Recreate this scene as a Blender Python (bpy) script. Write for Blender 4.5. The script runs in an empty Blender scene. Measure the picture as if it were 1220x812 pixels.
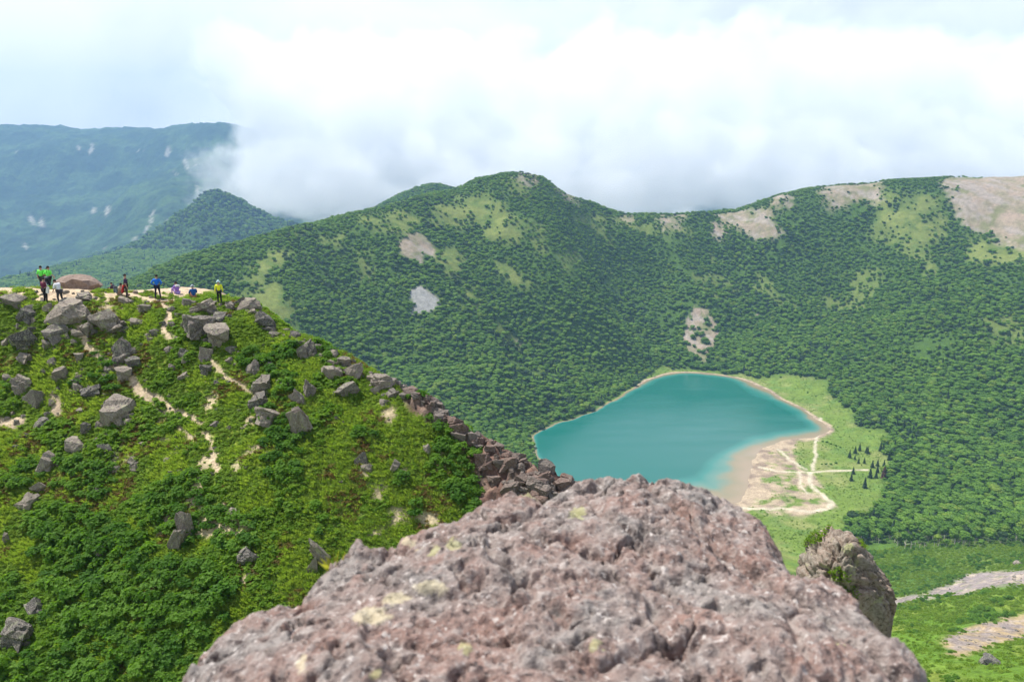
import bpy, bmesh, math, random
import numpy as np
from mathutils import Vector, noise as mnoise

S = bpy.context.scene
C = S.collection
R = math.radians
# ------------------------------------------------------------------ camera
F, CX, CY, PIT = 957.0, 610.0, 406.0, R(13)          # focal length and centre in photo pixels, pitch down
cd = bpy.data.cameras.new('camera'); cam = bpy.data.objects.new('camera', cd); C.objects.link(cam)
cd.sensor_width = 36; cd.lens = 36*F/1220; cd.clip_start = 0.05; cd.clip_end = 60000
cam.location = (0, 0, 0); cam.rotation_euler = (R(90)-PIT, 0, 0)
cd.dof.use_dof = True; cd.dof.focus_distance = 75; cd.dof.aperture_fstop = cd.lens/5.6
S.camera = cam
# ------------------------------------------------------------------ world, sun, exposure
SUN = Vector((-0.50, 0.26, 1.05)).normalized()
w = bpy.data.worlds.new('World'); S.world = w; w.use_nodes = True
nt = w.node_tree; nt.nodes.clear()
def wn(t, **k):
    n = nt.nodes.new(t)
    for a, v in k.items(): setattr(n, a, v)
    return n
L = nt.links.new
out = wn('ShaderNodeOutputWorld'); bg = wn('ShaderNodeBackground'); bg2 = wn('ShaderNodeBackground')
sky = wn('ShaderNodeTexSky', sky_type='NISHITA', sun_disc=False)
sky.sun_elevation = math.asin(SUN.z); sky.sun_rotation = math.atan2(SUN.x, SUN.y)
sky.altitude = 2500
bg.inputs[1].default_value = 0.10; L(sky.outputs[0], bg.inputs[0])
tc = wn('ShaderNodeTexCoord'); mp = wn('ShaderNodeMapping'); L(tc.outputs['Generated'], mp.inputs[0])
mp.inputs['Scale'].default_value = (1, 1, 1.7); mp.inputs['Location'].default_value = (3.1, 0.4, 7.3)
n1 = wn('ShaderNodeTexNoise'); n1.inputs['Scale'].default_value = 2.3; n1.inputs['Detail'].default_value = 7; n1.inputs['Roughness'].default_value = 0.52
n1.inputs['Distortion'].default_value = 0.35; L(mp.outputs[0], n1.inputs[0])
r1 = wn('ShaderNodeValToRGB'); L(n1.outputs[0], r1.inputs[0])
r1.color_ramp.elements[0].position = 0.38; r1.color_ramp.elements[0].color = (0.60, 0.62, 0.66, 1)
r1.color_ramp.elements[1].position = 0.60; r1.color_ramp.elements[1].color = (1.0, 1.0, 1.0, 1)
e = r1.color_ramp.elements.new(0.5); e.color = (0.88, 0.89, 0.915, 1)
L(r1.outputs[0], bg2.inputs[0]); bg2.inputs[1].default_value = 0.82
n2 = wn('ShaderNodeTexNoise'); n2.inputs['Scale'].default_value = 1.3; n2.inputs['Detail'].default_value = 6; L(mp.outputs[0], n2.inputs[0])
r2 = wn('ShaderNodeValToRGB'); r2.color_ramp.elements[0].position = 0.47; r2.color_ramp.elements[1].position = 0.60
L(n2.outputs[0], r2.inputs[0])
# broken cloud overhead, closed cloud towards the horizon
sx = wn('ShaderNodeSeparateXYZ'); L(tc.outputs['Generated'], sx.inputs[0])
mr = wn('ShaderNodeMapRange'); L(sx.outputs['Z'], mr.inputs[0])
mr.inputs[1].default_value = 0.35; mr.inputs[2].default_value = 0.8; mr.inputs[3].default_value = 1.0; mr.inputs[4].default_value = 0.0
mxm = wn('ShaderNodeMath', operation='MAXIMUM'); L(r2.outputs[0], mxm.inputs[0]); L(mr.outputs[0], mxm.inputs[1])
mx = wn('ShaderNodeMixShader'); L(mxm.outputs[0], mx.inputs[0]); L(bg.outputs[0], mx.inputs[1]); L(bg2.outputs[0], mx.inputs[2]); L(mx.outputs[0], out.inputs[0])
sd = bpy.data.lights.new('sun', 'SUN'); sd.energy = 5.0; sd.angle = R(0.6); sd.color = (1, .96, .88)
so = bpy.data.objects.new('sun', sd); C.objects.link(so); so.rotation_euler = SUN.to_track_quat('Z', 'Y').to_euler()
S.view_settings.view_transform = 'Standard'; S.view_settings.look = 'None'; S.view_settings.exposure = 0.78
S.render.engine = 'CYCLES'
cy = S.cycles
cy.use_denoising = True; cy.max_bounces = 12; cy.diffuse_bounces = 2; cy.glossy_bounces = 2; cy.transparent_max_bounces = 8
cy.volume_bounces = 10; cy.volume_step_rate = 1.0; cy.volume_max_steps = 128
cy.use_adaptive_sampling = False
try: cy.denoiser = 'OPENIMAGEDENOISE'
except Exception: pass

random.seed(4); rng = np.random.default_rng(4)
# ------------------------------------------------------------------ maths helpers
sp, cp = math.sin(PIT), math.cos(PIT)
def ray(px, py):
    u, v = (px-CX)/F, (py-CY)/F
    return u, cp-v*sp, -sp-v*cp
def P(px, py, Y):
    dx, dy, dz = ray(px, py); t = Y/dy
    return (dx*t, Y, dz*t)
def PZ(px, py, z):
    dx, dy, dz = ray(px, py); t = z/dz
    return (dx*t, dy*t)
def proj(x, y, z):
    f = y*cp-z*sp; f = np.where(np.abs(f) < 1e-3, 1e-3, f)
    return CX+F*x/f, CY-F*(y*sp+z*cp)/f
def sst(a, b, x):
    t = np.clip((x-a)/(b-a), 0, 1); return t*t*(3-2*t)
def _h(ix, iy, s):
    n = (ix*374761393+iy*668265263+s*974634777) & 0xffffffff
    n = ((n ^ (n >> 13))*1274126177) & 0xffffffff
    return ((n ^ (n >> 16)) & 0xffff)/65535.0
def vn(x, y, s=0):
    fx, fy = np.floor(x), np.floor(y); ix, iy = fx.astype(np.int64), fy.astype(np.int64)
    tx, ty = x-fx, y-fy; tx = tx*tx*tx*(tx*(tx*6-15)+10); ty = ty*ty*ty*(ty*(ty*6-15)+10)
    a, b, c, d = _h(ix, iy, s), _h(ix+1, iy, s), _h(ix, iy+1, s), _h(ix+1, iy+1, s)
    return (a*(1-tx)+b*tx)*(1-ty)+(c*(1-tx)+d*tx)*ty
def fbm(x, y, sc, o=4, s=0, g=.5):
    r = 0; a = 1; t = 0; x = np.asarray(x, float)/sc; y = np.asarray(y, float)/sc
    for k in range(o):
        r = r+a*vn(x*.8+y*.6+k*17.3, y*.8-x*.6+k*9.1, s+k); t += a; a *= g; x = x*2.03; y = y*2.03
    return r/t*2-1
def worley(x, y, sc, s=0):
    x = np.asarray(x)/sc; y = np.asarray(y)/sc
    fx, fy = np.floor(x).astype(np.int64), np.floor(y).astype(np.int64)
    d1 = np.full(x.shape, 9.); d2 = d1.copy(); idv = np.zeros(x.shape)
    for i in (-1, 0, 1):
        for j in (-1, 0, 1):
            cx, cyy = fx+i, fy+j
            dx = cx+_h(cx, cyy, s)-x; dy = cyy+_h(cx, cyy, s+7)-y; d = np.hypot(dx, dy)
            h = _h(cx, cyy, s+13)
            n = d < d1
            d2 = np.where(n, d1, np.minimum(d2, d)); idv = np.where(n, h, idv); d1 = np.where(n, d, d1)
    return d1, d2, idv
class TPS:
    def __init__(s, pts, lam=1e-4, sc=1.0):
        p = np.array(pts, float); s.sc = sc; s.p = p[:, :2]/sc; z = p[:, 2]; n = len(p)
        K = s.U(s.p[:, None, :]-s.p[None]); K += np.eye(n)*lam
        Q = np.c_[np.ones(n), s.p]; A = np.zeros((n+3, n+3)); A[:n, :n] = K; A[:n, n:] = Q; A[n:, :n] = Q.T
        s.c = np.linalg.solve(A, np.r_[z, 0, 0, 0])
    @staticmethod
    def U(d):
        r2 = (d**2).sum(-1); return np.where(r2 > 0, .5*r2*np.log(np.maximum(r2, 1e-20)), 0)
    def __call__(s, x, y):
        x = np.asarray(x, float)/s.sc; y = np.asarray(y, float)/s.sc
        r = s.c[-3]+s.c[-2]*x+s.c[-1]*y
        for i in range(len(s.p)):
            r2 = (x-s.p[i, 0])**2+(y-s.p[i, 1])**2
            r = r+s.c[i]*.5*r2*np.log(np.maximum(r2, 1e-20))
        return r
def sdpoly(x, y, poly):                                # signed distance, positive inside
    q = np.array(poly, float); n = len(q); d = np.full(np.shape(x), 1e18); ins = np.zeros(np.shape(x), bool)
    for i in range(n):
        a, b = q[i], q[(i+1) % n]; ex, ey = b-a
        wx, wy = x-a[0], y-a[1]; t = np.clip((wx*ex+wy*ey)/(ex*ex+ey*ey+1e-12), 0, 1)
        d = np.minimum(d, (wx-t*ex)**2+(wy-t*ey)**2)
        if ey != 0:
            c = ((a[1] <= y) != (b[1] <= y)) & (x < a[0]+ex*(y-a[1])/ey); ins ^= c
    d = np.sqrt(d); return np.where(ins, d, -d)
def dline(x, y, pl):
    q = np.array(pl, float); d = np.full(np.shape(x), 1e18)
    for a, b in zip(q[:-1], q[1:]):
        ex, ey = b-a; wx, wy = x-a[0], y-a[1]; t = np.clip((wx*ex+wy*ey)/(ex*ex+ey*ey+1e-12), 0, 1)
        d = np.minimum(d, (wx-t*ex)**2+(wy-t*ey)**2)
    return np.sqrt(d)
def lines(*seg):
    o = []
    for a, b, st in seg: o += list(np.linspace(a, b, max(2, int(round((b-a)/st))), endpoint=False))
    return np.array(o+[seg[-1][1]])
class Grid:
    """a heightfield on a tensor grid, with bilinear look-up"""
    def __init__(s, xs, ys, z): s.xs, s.ys, s.z = xs, ys, z
    def __call__(s, x, y):
        x = np.asarray(x, float); y = np.asarray(y, float)
        i = np.clip(np.searchsorted(s.xs, x)-1, 0, len(s.xs)-2); j = np.clip(np.searchsorted(s.ys, y)-1, 0, len(s.ys)-2)
        tx = np.clip((x-s.xs[i])/(s.xs[i+1]-s.xs[i]), 0, 1); ty = np.clip((y-s.ys[j])/(s.ys[j+1]-s.ys[j]), 0, 1)
        z = s.z; return (z[j, i]*(1-tx)+z[j, i+1]*tx)*(1-ty)+(z[j+1, i]*(1-tx)+z[j+1, i+1]*tx)*ty
    def normal(s, x, y, e=.4):
        gx = (s(x+e, y)-s(x-e, y))/(2*e); gy = (s(x, y+e)-s(x, y-e))/(2*e)
        return Vector((-float(gx), -float(gy), 1)).normalized()
    def hit(s, px, py, y0, y1, st):
        dx, dy, dz = ray(px, py); Y = np.arange(y0, y1, st); t = Y/dy
        k = np.nonzero(dz*t < s(dx*t, Y))[0]
        if not len(k): return None
        Y = Y[k[0]]; t = Y/dy
        return Vector((dx*t, Y, float(s(dx*t, Y))))
def gmesh(name, xs, ys, X, Y, Z, col=None, smooth=True, attrs=None):
    ny, nx = len(ys), len(xs)
    co = np.stack([X, Y, Z], -1).reshape(-1, 3).astype(np.float32)
    i = np.arange(nx-1)[None]+np.arange(ny-1)[:, None]*nx
    q = np.stack([i, i+1, i+nx+1, i+nx], -1).reshape(-1, 4)
    return rawmesh(name, co, q, col, smooth, attrs)
def rawmesh(name, co, q, col=None, smooth=True, attrs=None):
    me = bpy.data.meshes.new(name); nq = len(q); k = q.shape[1]
    me.vertices.add(len(co)); me.vertices.foreach_set('co', np.asarray(co, np.float32).ravel())
    me.loops.add(nq*k); me.loops.foreach_set('vertex_index', q.astype(np.int32).ravel())
    me.polygons.add(nq); me.polygons.foreach_set('loop_start', np.arange(0, nq*k, k, dtype=np.int32)); me.polygons.foreach_set('loop_total', np.full(nq, k, np.int32))
    me.polygons.foreach_set('use_smooth', np.full(nq, smooth))
    me.update(calc_edges=True)
    if col is not None:
        a = me.color_attributes.new('col', 'FLOAT_COLOR', 'POINT')
        a.data.foreach_set('color', np.c_[col.reshape(-1, 3), np.ones(len(co))].astype(np.float32).ravel())
    for k2, v in (attrs or {}).items():
        a = me.attributes.new(k2, 'FLOAT', 'POINT'); a.data.foreach_set('value', np.asarray(v, np.float32).ravel())
    return me
# ------------------------------------------------------------------ object helpers
def obj(name, data, material=None, parent=None, loc=None):
    o = bpy.data.objects.new(name, data); C.objects.link(o)
    if material is not None and data is not None and not data.materials: data.materials.append(material)
    if parent is not None: o.parent = parent
    if loc is not None: o.location = loc
    return o
def tag(o, label=None, cat=None, group=None, kind=None):
    if label: o['label'] = label
    if cat: o['category'] = cat
    if group: o['group'] = group
    if kind: o['kind'] = kind
    return o
def mix(a, b, t):
    t = np.asarray(t)[..., None]; return a*(1-t)+np.asarray(b)*t
# ------------------------------------------------------------------ material helpers
class M:
    def __init__(s, name):
        s.m = bpy.data.materials.new(name); s.m.use_nodes = True; s.t = s.m.node_tree; s.t.nodes.clear()
        s.out = s.n('ShaderNodeOutputMaterial')
    def n(s, t, ins=None, **k):
        n = s.t.nodes.new(t)
        for a, v in k.items(): setattr(n, a, v)
        for i, v in (ins or {}).items(): s.put(n.inputs[i], v)
        return n
    def put(s, sock, v):
        if hasattr(v, 'is_output'): s.t.links.new(v, sock)
        elif isinstance(v, (tuple, list)) and len(v) == 3 and sock.type == 'RGBA': sock.default_value = (*v, 1)
        else: sock.default_value = v
    def pos(s, kind='Object'): return s.n('ShaderNodeTexCoord').outputs[kind]
    def geo(s): return s.n('ShaderNodeNewGeometry').outputs['Position']
    def noise(s, vec, sc, det=4, rough=.55, dist=0):
        return s.n('ShaderNodeTexNoise', {'Vector': vec, 'Scale': sc, 'Detail': det, 'Roughness': rough, 'Distortion': dist}).outputs[0]
    def vor(s, vec, sc, feat='F1', o=0, rnd=1.0):
        return s.n('ShaderNodeTexVoronoi', {'Vector': vec, 'Scale': sc, 'Randomness': rnd}, feature=feat).outputs[o]
    def ramp(s, f, *st):
        n = s.n('ShaderNodeValToRGB', {0: f}); el = n.color_ramp.elements
        for i, (p, c) in enumerate(st):
            x = el[i] if i < 2 else el.new(p)
            x.position = p; x.color = (*c, 1) if isinstance(c, tuple) else (c, c, c, 1)
        return n.outputs[0]
    def mix(s, f, a, b, mode='MIX'):
        n = s.n('ShaderNodeMix', data_type='RGBA', blend_type=mode); s.put(n.inputs[0], f); s.put(n.inputs[6], a); s.put(n.inputs[7], b)
        return n.outputs[2]
    def math(s, op, a, b=0.0): return s.n('ShaderNodeMath', {0: a, 1: b}, operation=op).outputs[0]
    def attr(s, nm, out='Color', ty='GEOMETRY'): return s.n('ShaderNodeAttribute', attribute_name=nm, attribute_type=ty).outputs[out]
    def bump(s, h, st, dist): return s.n('ShaderNodeBump', {'Height': h, 'Strength': st, 'Distance': dist}).outputs[0]
    def bsdf(s, col, rough=.9, nrm=None, spec=.2, **k):
        b = s.n('ShaderNodeBsdfPrincipled', {'Base Color': col, 'Roughness': rough, 'Specular IOR Level': spec})
        for a, v in k.items(): s.put(b.inputs[a.replace('_', ' ')], v)
        if nrm is not None: s.put(b.inputs['Normal'], nrm)
        s.put(s.out.inputs[0], b.outputs[0]); return s.m
def plain(name, col, rough=.8):
    m = M(name); f = m.noise(m.pos(), 30, 3)
    return m.bsdf(m.mix(m.ramp(f, (.35, .75), (.65, 1.1)), (0, 0, 0), col, 'MIX') if False else m.mix(1.0, col, m.ramp(f, (.3, .78), (.7, 1.0)), 'MULTIPLY'), rough)
def leafmat(name, a, b, var=.35):
    m = M(name); rnd = m.n('ShaderNodeObjectInfo').outputs['Random']; ps = m.geo()
    big = m.noise(ps, .011, 4, .6); c = m.mix(m.ramp(m.math('ADD', m.math('MULTIPLY', rnd, .5), m.math('MULTIPLY', big, .6)), (.28, 0.0), (.80, 1.0)), a, b)
    fine = m.noise(m.pos(), 9, 2); c = m.mix(1.0, c, m.ramp(fine, (.3, 1-var), (.7, 1+var*.6)), 'MULTIPLY')
    d = m.n('ShaderNodeBsdfPrincipled', {'Base Color': c, 'Roughness': .65, 'Specular IOR Level': .25}).outputs[0]
    tr = m.n('ShaderNodeBsdfTranslucent', {'Color': m.mix(1.0, c, (1.5, 1.5, .6), 'MULTIPLY')}).outputs[0]
    mxx = m.n('ShaderNodeMixShader', {0: .5, 1: d, 2: tr}).outputs[0]; m.put(m.out.inputs[0], mxx); return m.m
# ================================================================== TERRAIN: crater basin round the lake
LZ = -300.0
lake_px = [(632,520),(645,512),(660,507),(690,497),(720,483),(745,470),(760,458),(790,446),(820,443),(860,447),(890,453),(915,464),(940,480),(965,494),(988,509),(984,517),(960,520),(925,527),(898,543),(889,560),(887,575),(889,590),(880,600),(850,597),(800,583),(745,574),(700,580),(655,566)]
lake_xy = np.array([PZ(x, y, LZ) for x, y in lake_px])
# rounder shoreline: two passes of corner cutting
for _ in range(2):
    nx_ = np.roll(lake_xy, -1, 0); lake_xy = np.stack([lake_xy*.75+nx_*.25, lake_xy*.25+nx_*.75], 1).reshape(-1, 2)
ctl = [
 # skyline of the left hill and its crest running towards the near ridge
 (635,211,1420),(600,211,1420),(575,213,1420),(549,222,1400),(520,232,1370),(490,245,1320),(456,263,1260),(420,270,1210),(387,275,1170),(350,286,1120),(328,294,1090),(295,306,1050),(268,316,1020),(225,329,985),(200,350,960),(150,380,920),
 (677,231,1430),(700,240,1460),(715,243,1480),(742,258,1500),(782,262,1510),(813,262,1510),(848,260,1510),(892,259,1505),(928,239,1500),(972,232,1490),(1016,227,1480),(1056,224.5,1470),(1123,218.5,1460),(1167,217,1450),(1220,213,1450),(1290,205,1450),(1400,200,1450),
 # faces of the hills
 (480,420,960),(560,430,960),(400,400,930),(330,370,930),(420,340,1060),(500,350,1080),(560,290,1230),(600,330,1160),(640,400,1070),(600,480,890),(660,470,940),(700,440,1040),(745,440,1085),(690,350,1190),(660,280,1300),(760,390,1200),(740,330,1330),
 (840,430,1130),(850,350,1290),(850,300,1410),(950,400,1180),(960,300,1390),(1000,440,1030),(1060,330,1270),(1080,400,1080),(1120,280,1340),(1200,330,1190),(1220,420,960),(1140,450,940),(1280,330,1150),(1320,450,850),
 # basin floor right of the lake, forest bench, slopes rising towards the camera
 (1080,480,900),(1060,540,775),(1000,470,965),(1010,520,835),(1140,520,800),(1220,520,790),(1300,540,740),(1060,600,665),(980,620,638),(1220,590,655),(1120,630,590),(1220,640,575),(1300,640,560),
 (1030,650,575),(1100,657,530),(1160,650,533),(1220,655,528),(1300,655,520),(1060,690,480),(1150,680,480),(1220,675,485),(1060,716,440),(1150,697,447),(1220,685,455),(1300,690,440),
 (1080,730,390),(1150,730,340),(1220,720,350),(1320,730,330),(1120,765,240),(1200,770,232),(1300,770,225),(1110,800,155),(1220,812,150),(1320,812,145),(1100,850,118),(1220,860,118),(1320,870,110)]
pts = [P(*c) for c in ctl]
pts += [(x, y, LZ-2) for x, y in lake_xy[::10]]
# hidden from the camera: far sides of the crests, the valley behind, the slope under the near ridge
pts += [P(520,221,1980),P(480,232,1980),P(439,254,1980),P(400,266,1960),P(560,235,2020),P(350,300,1950),
        (-320,1640,-205),(-420,1560,-230),(-150,1680,-190),(-560,1450,-290),(-700,1200,-330),(0,1750,-180),(250,1800,-260),(600,1800,-250),(1000,1800,-200),
        (-650,1000,-240),(-520,800,-270),(-300,700,-270),(-380,880,-235),(-150,560,-250),(-30,760,-285),(0,620,-292),(150,560,-286),(250,600,-298),(120,430,-240),(-200,350,-190),(0,300,-190),(-150,200,-125),(0,200,-140),(-60,100,-70),(0,95,-72),(-120,60,-60),(45,50,-62),(50,100,-88),
        (600,2500,-500),(-100,2500,-450),(-600,2500,-500),(1100,2500,-400),(-1000,2000,-500),(-1100,1400,-450),(-900,900,-350),(-800,500,-260),(250,120,-95),(400,250,-160),(600,450,-220)]
tps = TPS(pts, 2e-4, 500.)
def shore(x, y): return sdpoly(x+fbm(x, y, 38, 4, 151)*7, y+fbm(x, y, 38, 4, 152)*7, lake_xy)
xs = lines((-1250,-480,8),(-480,60,4.5),(60,430,2.0),(430,1250,5.5)); ys = lines((40,120,3),(120,500,2.2),(500,1160,2.3),(1160,1560,4),(1560,2600,12))
X, Y = np.meshgrid(xs, ys)
Z0 = tps(X, Y); LS = shore(X, Y); px0, py0 = proj(X, Y, Z0)
hi = np.clip((Z0+297)/45, 0, 1)*np.clip((Y-60)/150, 0, 1)
crest = sst(0, 60, np.abs(py0-235))*.5+.5
rid = 1-np.abs(fbm(X+Y*.25, Y*.55, 150, 4, 31))*2
Z = Z0+hi*crest*(fbm(X, Y, 130, 5, 3)*9+fbm(X, Y, 34, 3, 9)*2.6+rid*7)
def rib(cs, w_, a_):
    xy = [P(*c)[:2] for c in cs]; return a_*np.exp(-(dline(X+fbm(X, Y, 60, 3, 161)*22, Y+fbm(X, Y, 60, 3, 162)*22, xy)/w_)**2)
Z += np.clip((Z0+297)/60, 0, 1)*(rib([(640,292,1255),(662,330,1195),(692,374,1148),(732,428,1092)], 56, 26)+rib([(700,250,1440),(742,330,1310),(790,420,1140)], 60, -20)
    +rib([(456,272,1240),(505,350,1080),(570,440,960),(600,490,880)], 50, 11)+rib([(400,300,1120),(450,380,1000),(500,440,930)], 42, -9)+rib([(540,245,1380),(580,320,1190),(640,420,1040)], 40, -9)
    +rib([(905,270,1480),(925,350,1290),(945,430,1110)], 60, 12)+rib([(860,280,1470),(885,360,1270),(905,430,1120)], 55, -12)+rib([(1090,250,1440),(1085,340,1240),(1075,430,1030)], 70, 14)+rib([(1030,260,1440),(1020,350,1240),(1010,430,1060)], 55, -12)+rib([(1200,330,1190),(1150,430,980),(1120,500,850)], 60, 12))
near = np.clip((560-Y)/120, 0, 1)
Z += sst(-60, 60, 300-py0)*hi*0
Z += near*np.clip((Y-80)/100, 0, 1)*(fbm(X, Y, 22, 5, 41)*3.0)
out_ = -LS
bl = sst(0, 55, out_)
Z = np.where(LS > 0, LZ-np.minimum(9, LS*.13), (1-bl)*(LZ+.035*out_)+bl*np.maximum(Z, LZ+1.2+fbm(X, Y, 40, 3, 5)*.7))
basin = Grid(xs, ys, Z)
PX, PY = proj(X, Y, Z)
wx = PX+fbm(X, Y, 38, 4, 11)*14+fbm(X, Y, 9, 3, 12)*6; wy = PY+fbm(X, Y, 38, 4, 21)*9+fbm(X, Y, 9, 3, 22)*4
def msk(poly, soft=5): return sst(-soft, soft, sdpoly(wx, wy, poly))
wx2 = PX+fbm(X, Y, 16, 5, 11, .6)*5; wy2 = PY+fbm(X, Y, 16, 5, 21, .6)*4
def msk2(poly, soft=2): return sst(-soft, soft, sdpoly(wx2, wy2, poly))
front = (Y < 1530)*1.0
grass = np.zeros_like(Z)
for g in ([(545,236),(578,232),(600,255),(622,277),(612,292),(585,280),(560,268),(520,272),(508,262)],[(588,312),(606,316),(632,340),(622,345),(600,332)],[(292,345),(325,336),(352,372),(352,398),(318,392),(298,372)],
          [(318,300),(345,298),(330,322),(300,338),(288,338)],[(395,282),(415,278),(408,300),(398,298)],[(430,262),(470,254),(500,262),(480,276),(440,272)],[(432,300),(442,300),(444,335),(430,330)],[(520,300),(548,300),(556,328),(540,325)],[(676,300),(684,300),(678,330)],[(628,268),(640,270),(644,300),(634,296)],
          [(1040,236),(1118,232),(1130,262),(1105,292),(1085,300),(1052,280)],[(1140,282),(1220,286),(1260,300),(1230,318),(1160,312)],[(690,258),(740,262),(820,270),(816,280),(770,276),(740,272)],[(1090,300),(1104,300),(1108,330),(1098,330)],[(555,345),(565,345),(568,362),(557,362)]):
    grass = np.maximum(grass, msk(g, 11)*.95)
gn_ = fbm(X, Y, 26, 4, 72); grass = np.clip(grass*(1+.9*gn_)+.0, 0, 1)
grass = np.maximum(grass, .55*sst(.30, .48, fbm(X+Y*.3, Y*.7, 75, 5, 73))*sst(470, 400, PY))
grass *= front
rock = np.zeros_like(Z)
for g in ([(978,230),(1010,228),(1050,225),(1046,240),(1015,243),(1000,252),(984,252)],[(1120,221),(1166,218),(1230,212),(1300,208),(1300,310),(1220,294),(1185,284),(1155,268),(1138,246)],
          [(782,263),(812,262),(808,272),(790,275)],[(850,262),(900,260),(932,266),(930,276),(912,280),(900,284),(888,272),(866,270),(858,282),(850,280)],[(742,258),(756,260),(754,268),(742,264)],[(924,240),(946,238),(940,248),(926,248)],[(618,211),(645,214),(648,221),(625,219)],[(668,228),(682,232),(690,242),(676,238)]):
    rock = np.maximum(rock, np.maximum(msk(g, 6), msk([(a, b-9) for a, b in g], 6)))
rock *= sst(-.55, -.05, fbm(X, Y, 16, 4, 93)+.15+.5*sst(1130, 1180, PX))
for g in ([(474,291),(485,280),(500,278),(520,297),(518,307),(505,302),(503,316),(494,309),(478,304)],[(489,347),(499,341),(526,357),(521,367),(506,373),(491,374)]): rock = np.maximum(rock, msk2(g))
talus = msk2([(818,382),(828,366),(845,370),(856,395),(852,412),(838,431),(820,420),(814,400)])
talus = talus*sst(.32, .55, vn(X/6, Y/6, 71)+talus*.16)
small = np.maximum(msk2([(612,404),(626,404),(628,414),(614,412)]), msk2([(895,372),(905,374),(900,384)]))*.6*sst(.4, .6, vn(X/6, Y/6, 33))
rock = np.maximum(np.maximum(rock*front, small), talus)
meadow_px = [(752,452),(790,438),(820,436),(862,440),(905,448),(952,450),(985,458),(1003,480),(1022,505),(1052,518),(1060,545),(1056,580),(1042,604),(1012,618),(995,645),(985,690),(840,690),(830,610),(600,560),(700,500)]
meadow = sst(-7, 7, sdpoly(PX+fbm(X, Y, 30, 4, 61)*16, PY+fbm(X, Y, 30, 4, 62)*8, meadow_px))*(LS < 60)
meadow *= sst(-2, 1, PX-PY*.0-640+np.maximum(0, (460-PY))*0)
leftbank = (PX < 745+(470-PY)*1.2)
meadow = np.where(leftbank & (LS < 0), np.where(LS > -3, meadow, 0), meadow)
edge = sst(700, 560, PY)*0
nearg = np.maximum(sst(640, 655, PY+fbm(X, Y, 30, 3, 15)*7+np.clip((1075-PX)/20, -1.5, 6))*(PX > 960), (Y < 430)*1.0)   # open slopes below the forest front
scree = np.maximum(sst(-3, 3, sdpoly(wx2+fbm(X, Y, 8, 2, 5)*4, wy2, [(1052,722),(1062,713),(1102,705),(1128,697),(1150,684),(1190,680),(1300,672),(1300,708),(1220,695),(1180,701),(1140,710),(1100,712)])),
        sst(-3, 3, sdpoly(wx+fbm(X, Y, 5, 2, 5)*6, wy, [(1136,764),(1150,752),(1185,742),(1210,736),(1300,728),(1300,768),(1215,757),(1190,768),(1165,775),(1146,778)]))*sst(.3,.55,vn(X/3,Y/3,8))*.9)*nearg
tan2 = sst(-3, 3, sdpoly(wx+fbm(X, Y, 5, 2, 5)*6, wy, [(1130,768),(1150,752),(1185,740),(1210,732),(1300,726),(1300,772),(1215,760),(1190,772),(1165,780),(1146,784)]))*nearg
sand_px = [(992,508),(990,518),(975,524),(952,522),(946,534),(948,552),(968,566),(985,590),(994,604),(985,612),(950,616),(915,612),(880,610),(850,604),(884,590),(880,560),(900,535),(940,512)]
sand = sst(-3, 3, sdpoly(PX+fbm(X, Y, 12, 3, 81)*7, PY+fbm(X, Y, 12, 3, 82)*4, sand_px))*sst(-.5, .1, fbm(X, Y, 9, 3, 83)+.42+np.clip(LS+12, -10, 10)*.05)
rim = sst(-6.5, -3, LS)*sst(14, 3, LS)                                                 # bare strip along the waterline
sand = np.maximum(sand, rim*np.where(leftbank, .0, 1)); sand = np.maximum(sand, sst(-2.2, -.6, LS)*sst(6, 1, LS)*.45)
talus_c = rock*0
trail = np.zeros_like(Z)
for pl, wd in (([(978,497),(974,515),(971,530),(972,545),(968,560)],1.2),([(905,556),(930,562),(965,563),(985,561),(1010,561),(1032,560)],1.6),([(966,563),(964,572),(968,582),(982,592),(991,600),(988,606),(965,610),(935,606),(900,606),(870,604)],2.0),([(952,562),(954,580),(962,588)],1.0),([(928,535),(940,548),(960,560)],1.2)):
    xy = [PZ(a, b, LZ+.6) for a, b in pl]; d = dline(X+fbm(X, Y, 7, 2, 3)*1.5, Y+fbm(X, Y, 7, 2, 4)*1.5, xy); trail = np.maximum(trail, sst(wd+1.3, wd-.6, d))
# base colours
cf = np.zeros(Z.shape+(3,))+np.array((.055, .105, .018))
col = mix(cf, (.16, .19, .048), grass); col = mix(col, (.045, .10, .018), grass*0.6*sst(.1, .5, fbm(X, Y, 12, 3, 77)))
ng = mix(np.zeros(Z.shape+(3,))+np.array((.11, .20, .024)), (.19, .24, .04), sst(-.2, .4, fbm(X, Y, 30, 4, 51))); ng = mix(ng, (.045, .095, .015), sst(.05, .4, fbm(X, Y*1.0, 15, 4, 52))*.9)
far_g = sst(430, 470, Y); ng = mix(ng, (.065, .125, .025), far_g*.6)
col = mix(col, ng, nearg)
md = mix(np.zeros(Z.shape+(3,))+np.array((.135, .20, .035)), (.21, .235, .075), sst(-.1, .5, fbm(X, Y, 35, 3, 53))); md = mix(md, (.11, .19, .04), sst(.1, .5, fbm(X, Y, 13, 3, 54))*.7)
col = mix(col, md, meadow)
col = mix(col, (.31, .24, .185), np.clip(rock*(.8+.4*fbm(X, Y, 15, 3, 91)), 0, 1)); col = mix(col, (.13, .15, .05), rock*sst(.12, .4, fbm(X, Y, 22, 4, 94))*.7); col = mix(col, (.30, .26, .23), rock*sst(.0, .3, fbm(X+Y*.6, Y*.3, 9, 3, 92))*.8)
gp = msk2([(486,342),(499,338),(530,357),(521,372),(506,378),(488,377)], 3); col = mix(col, (.27, .27, .265), gp*.9*rock)
col = mix(col, (.42, .30, .19), tan2*.85)
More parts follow.
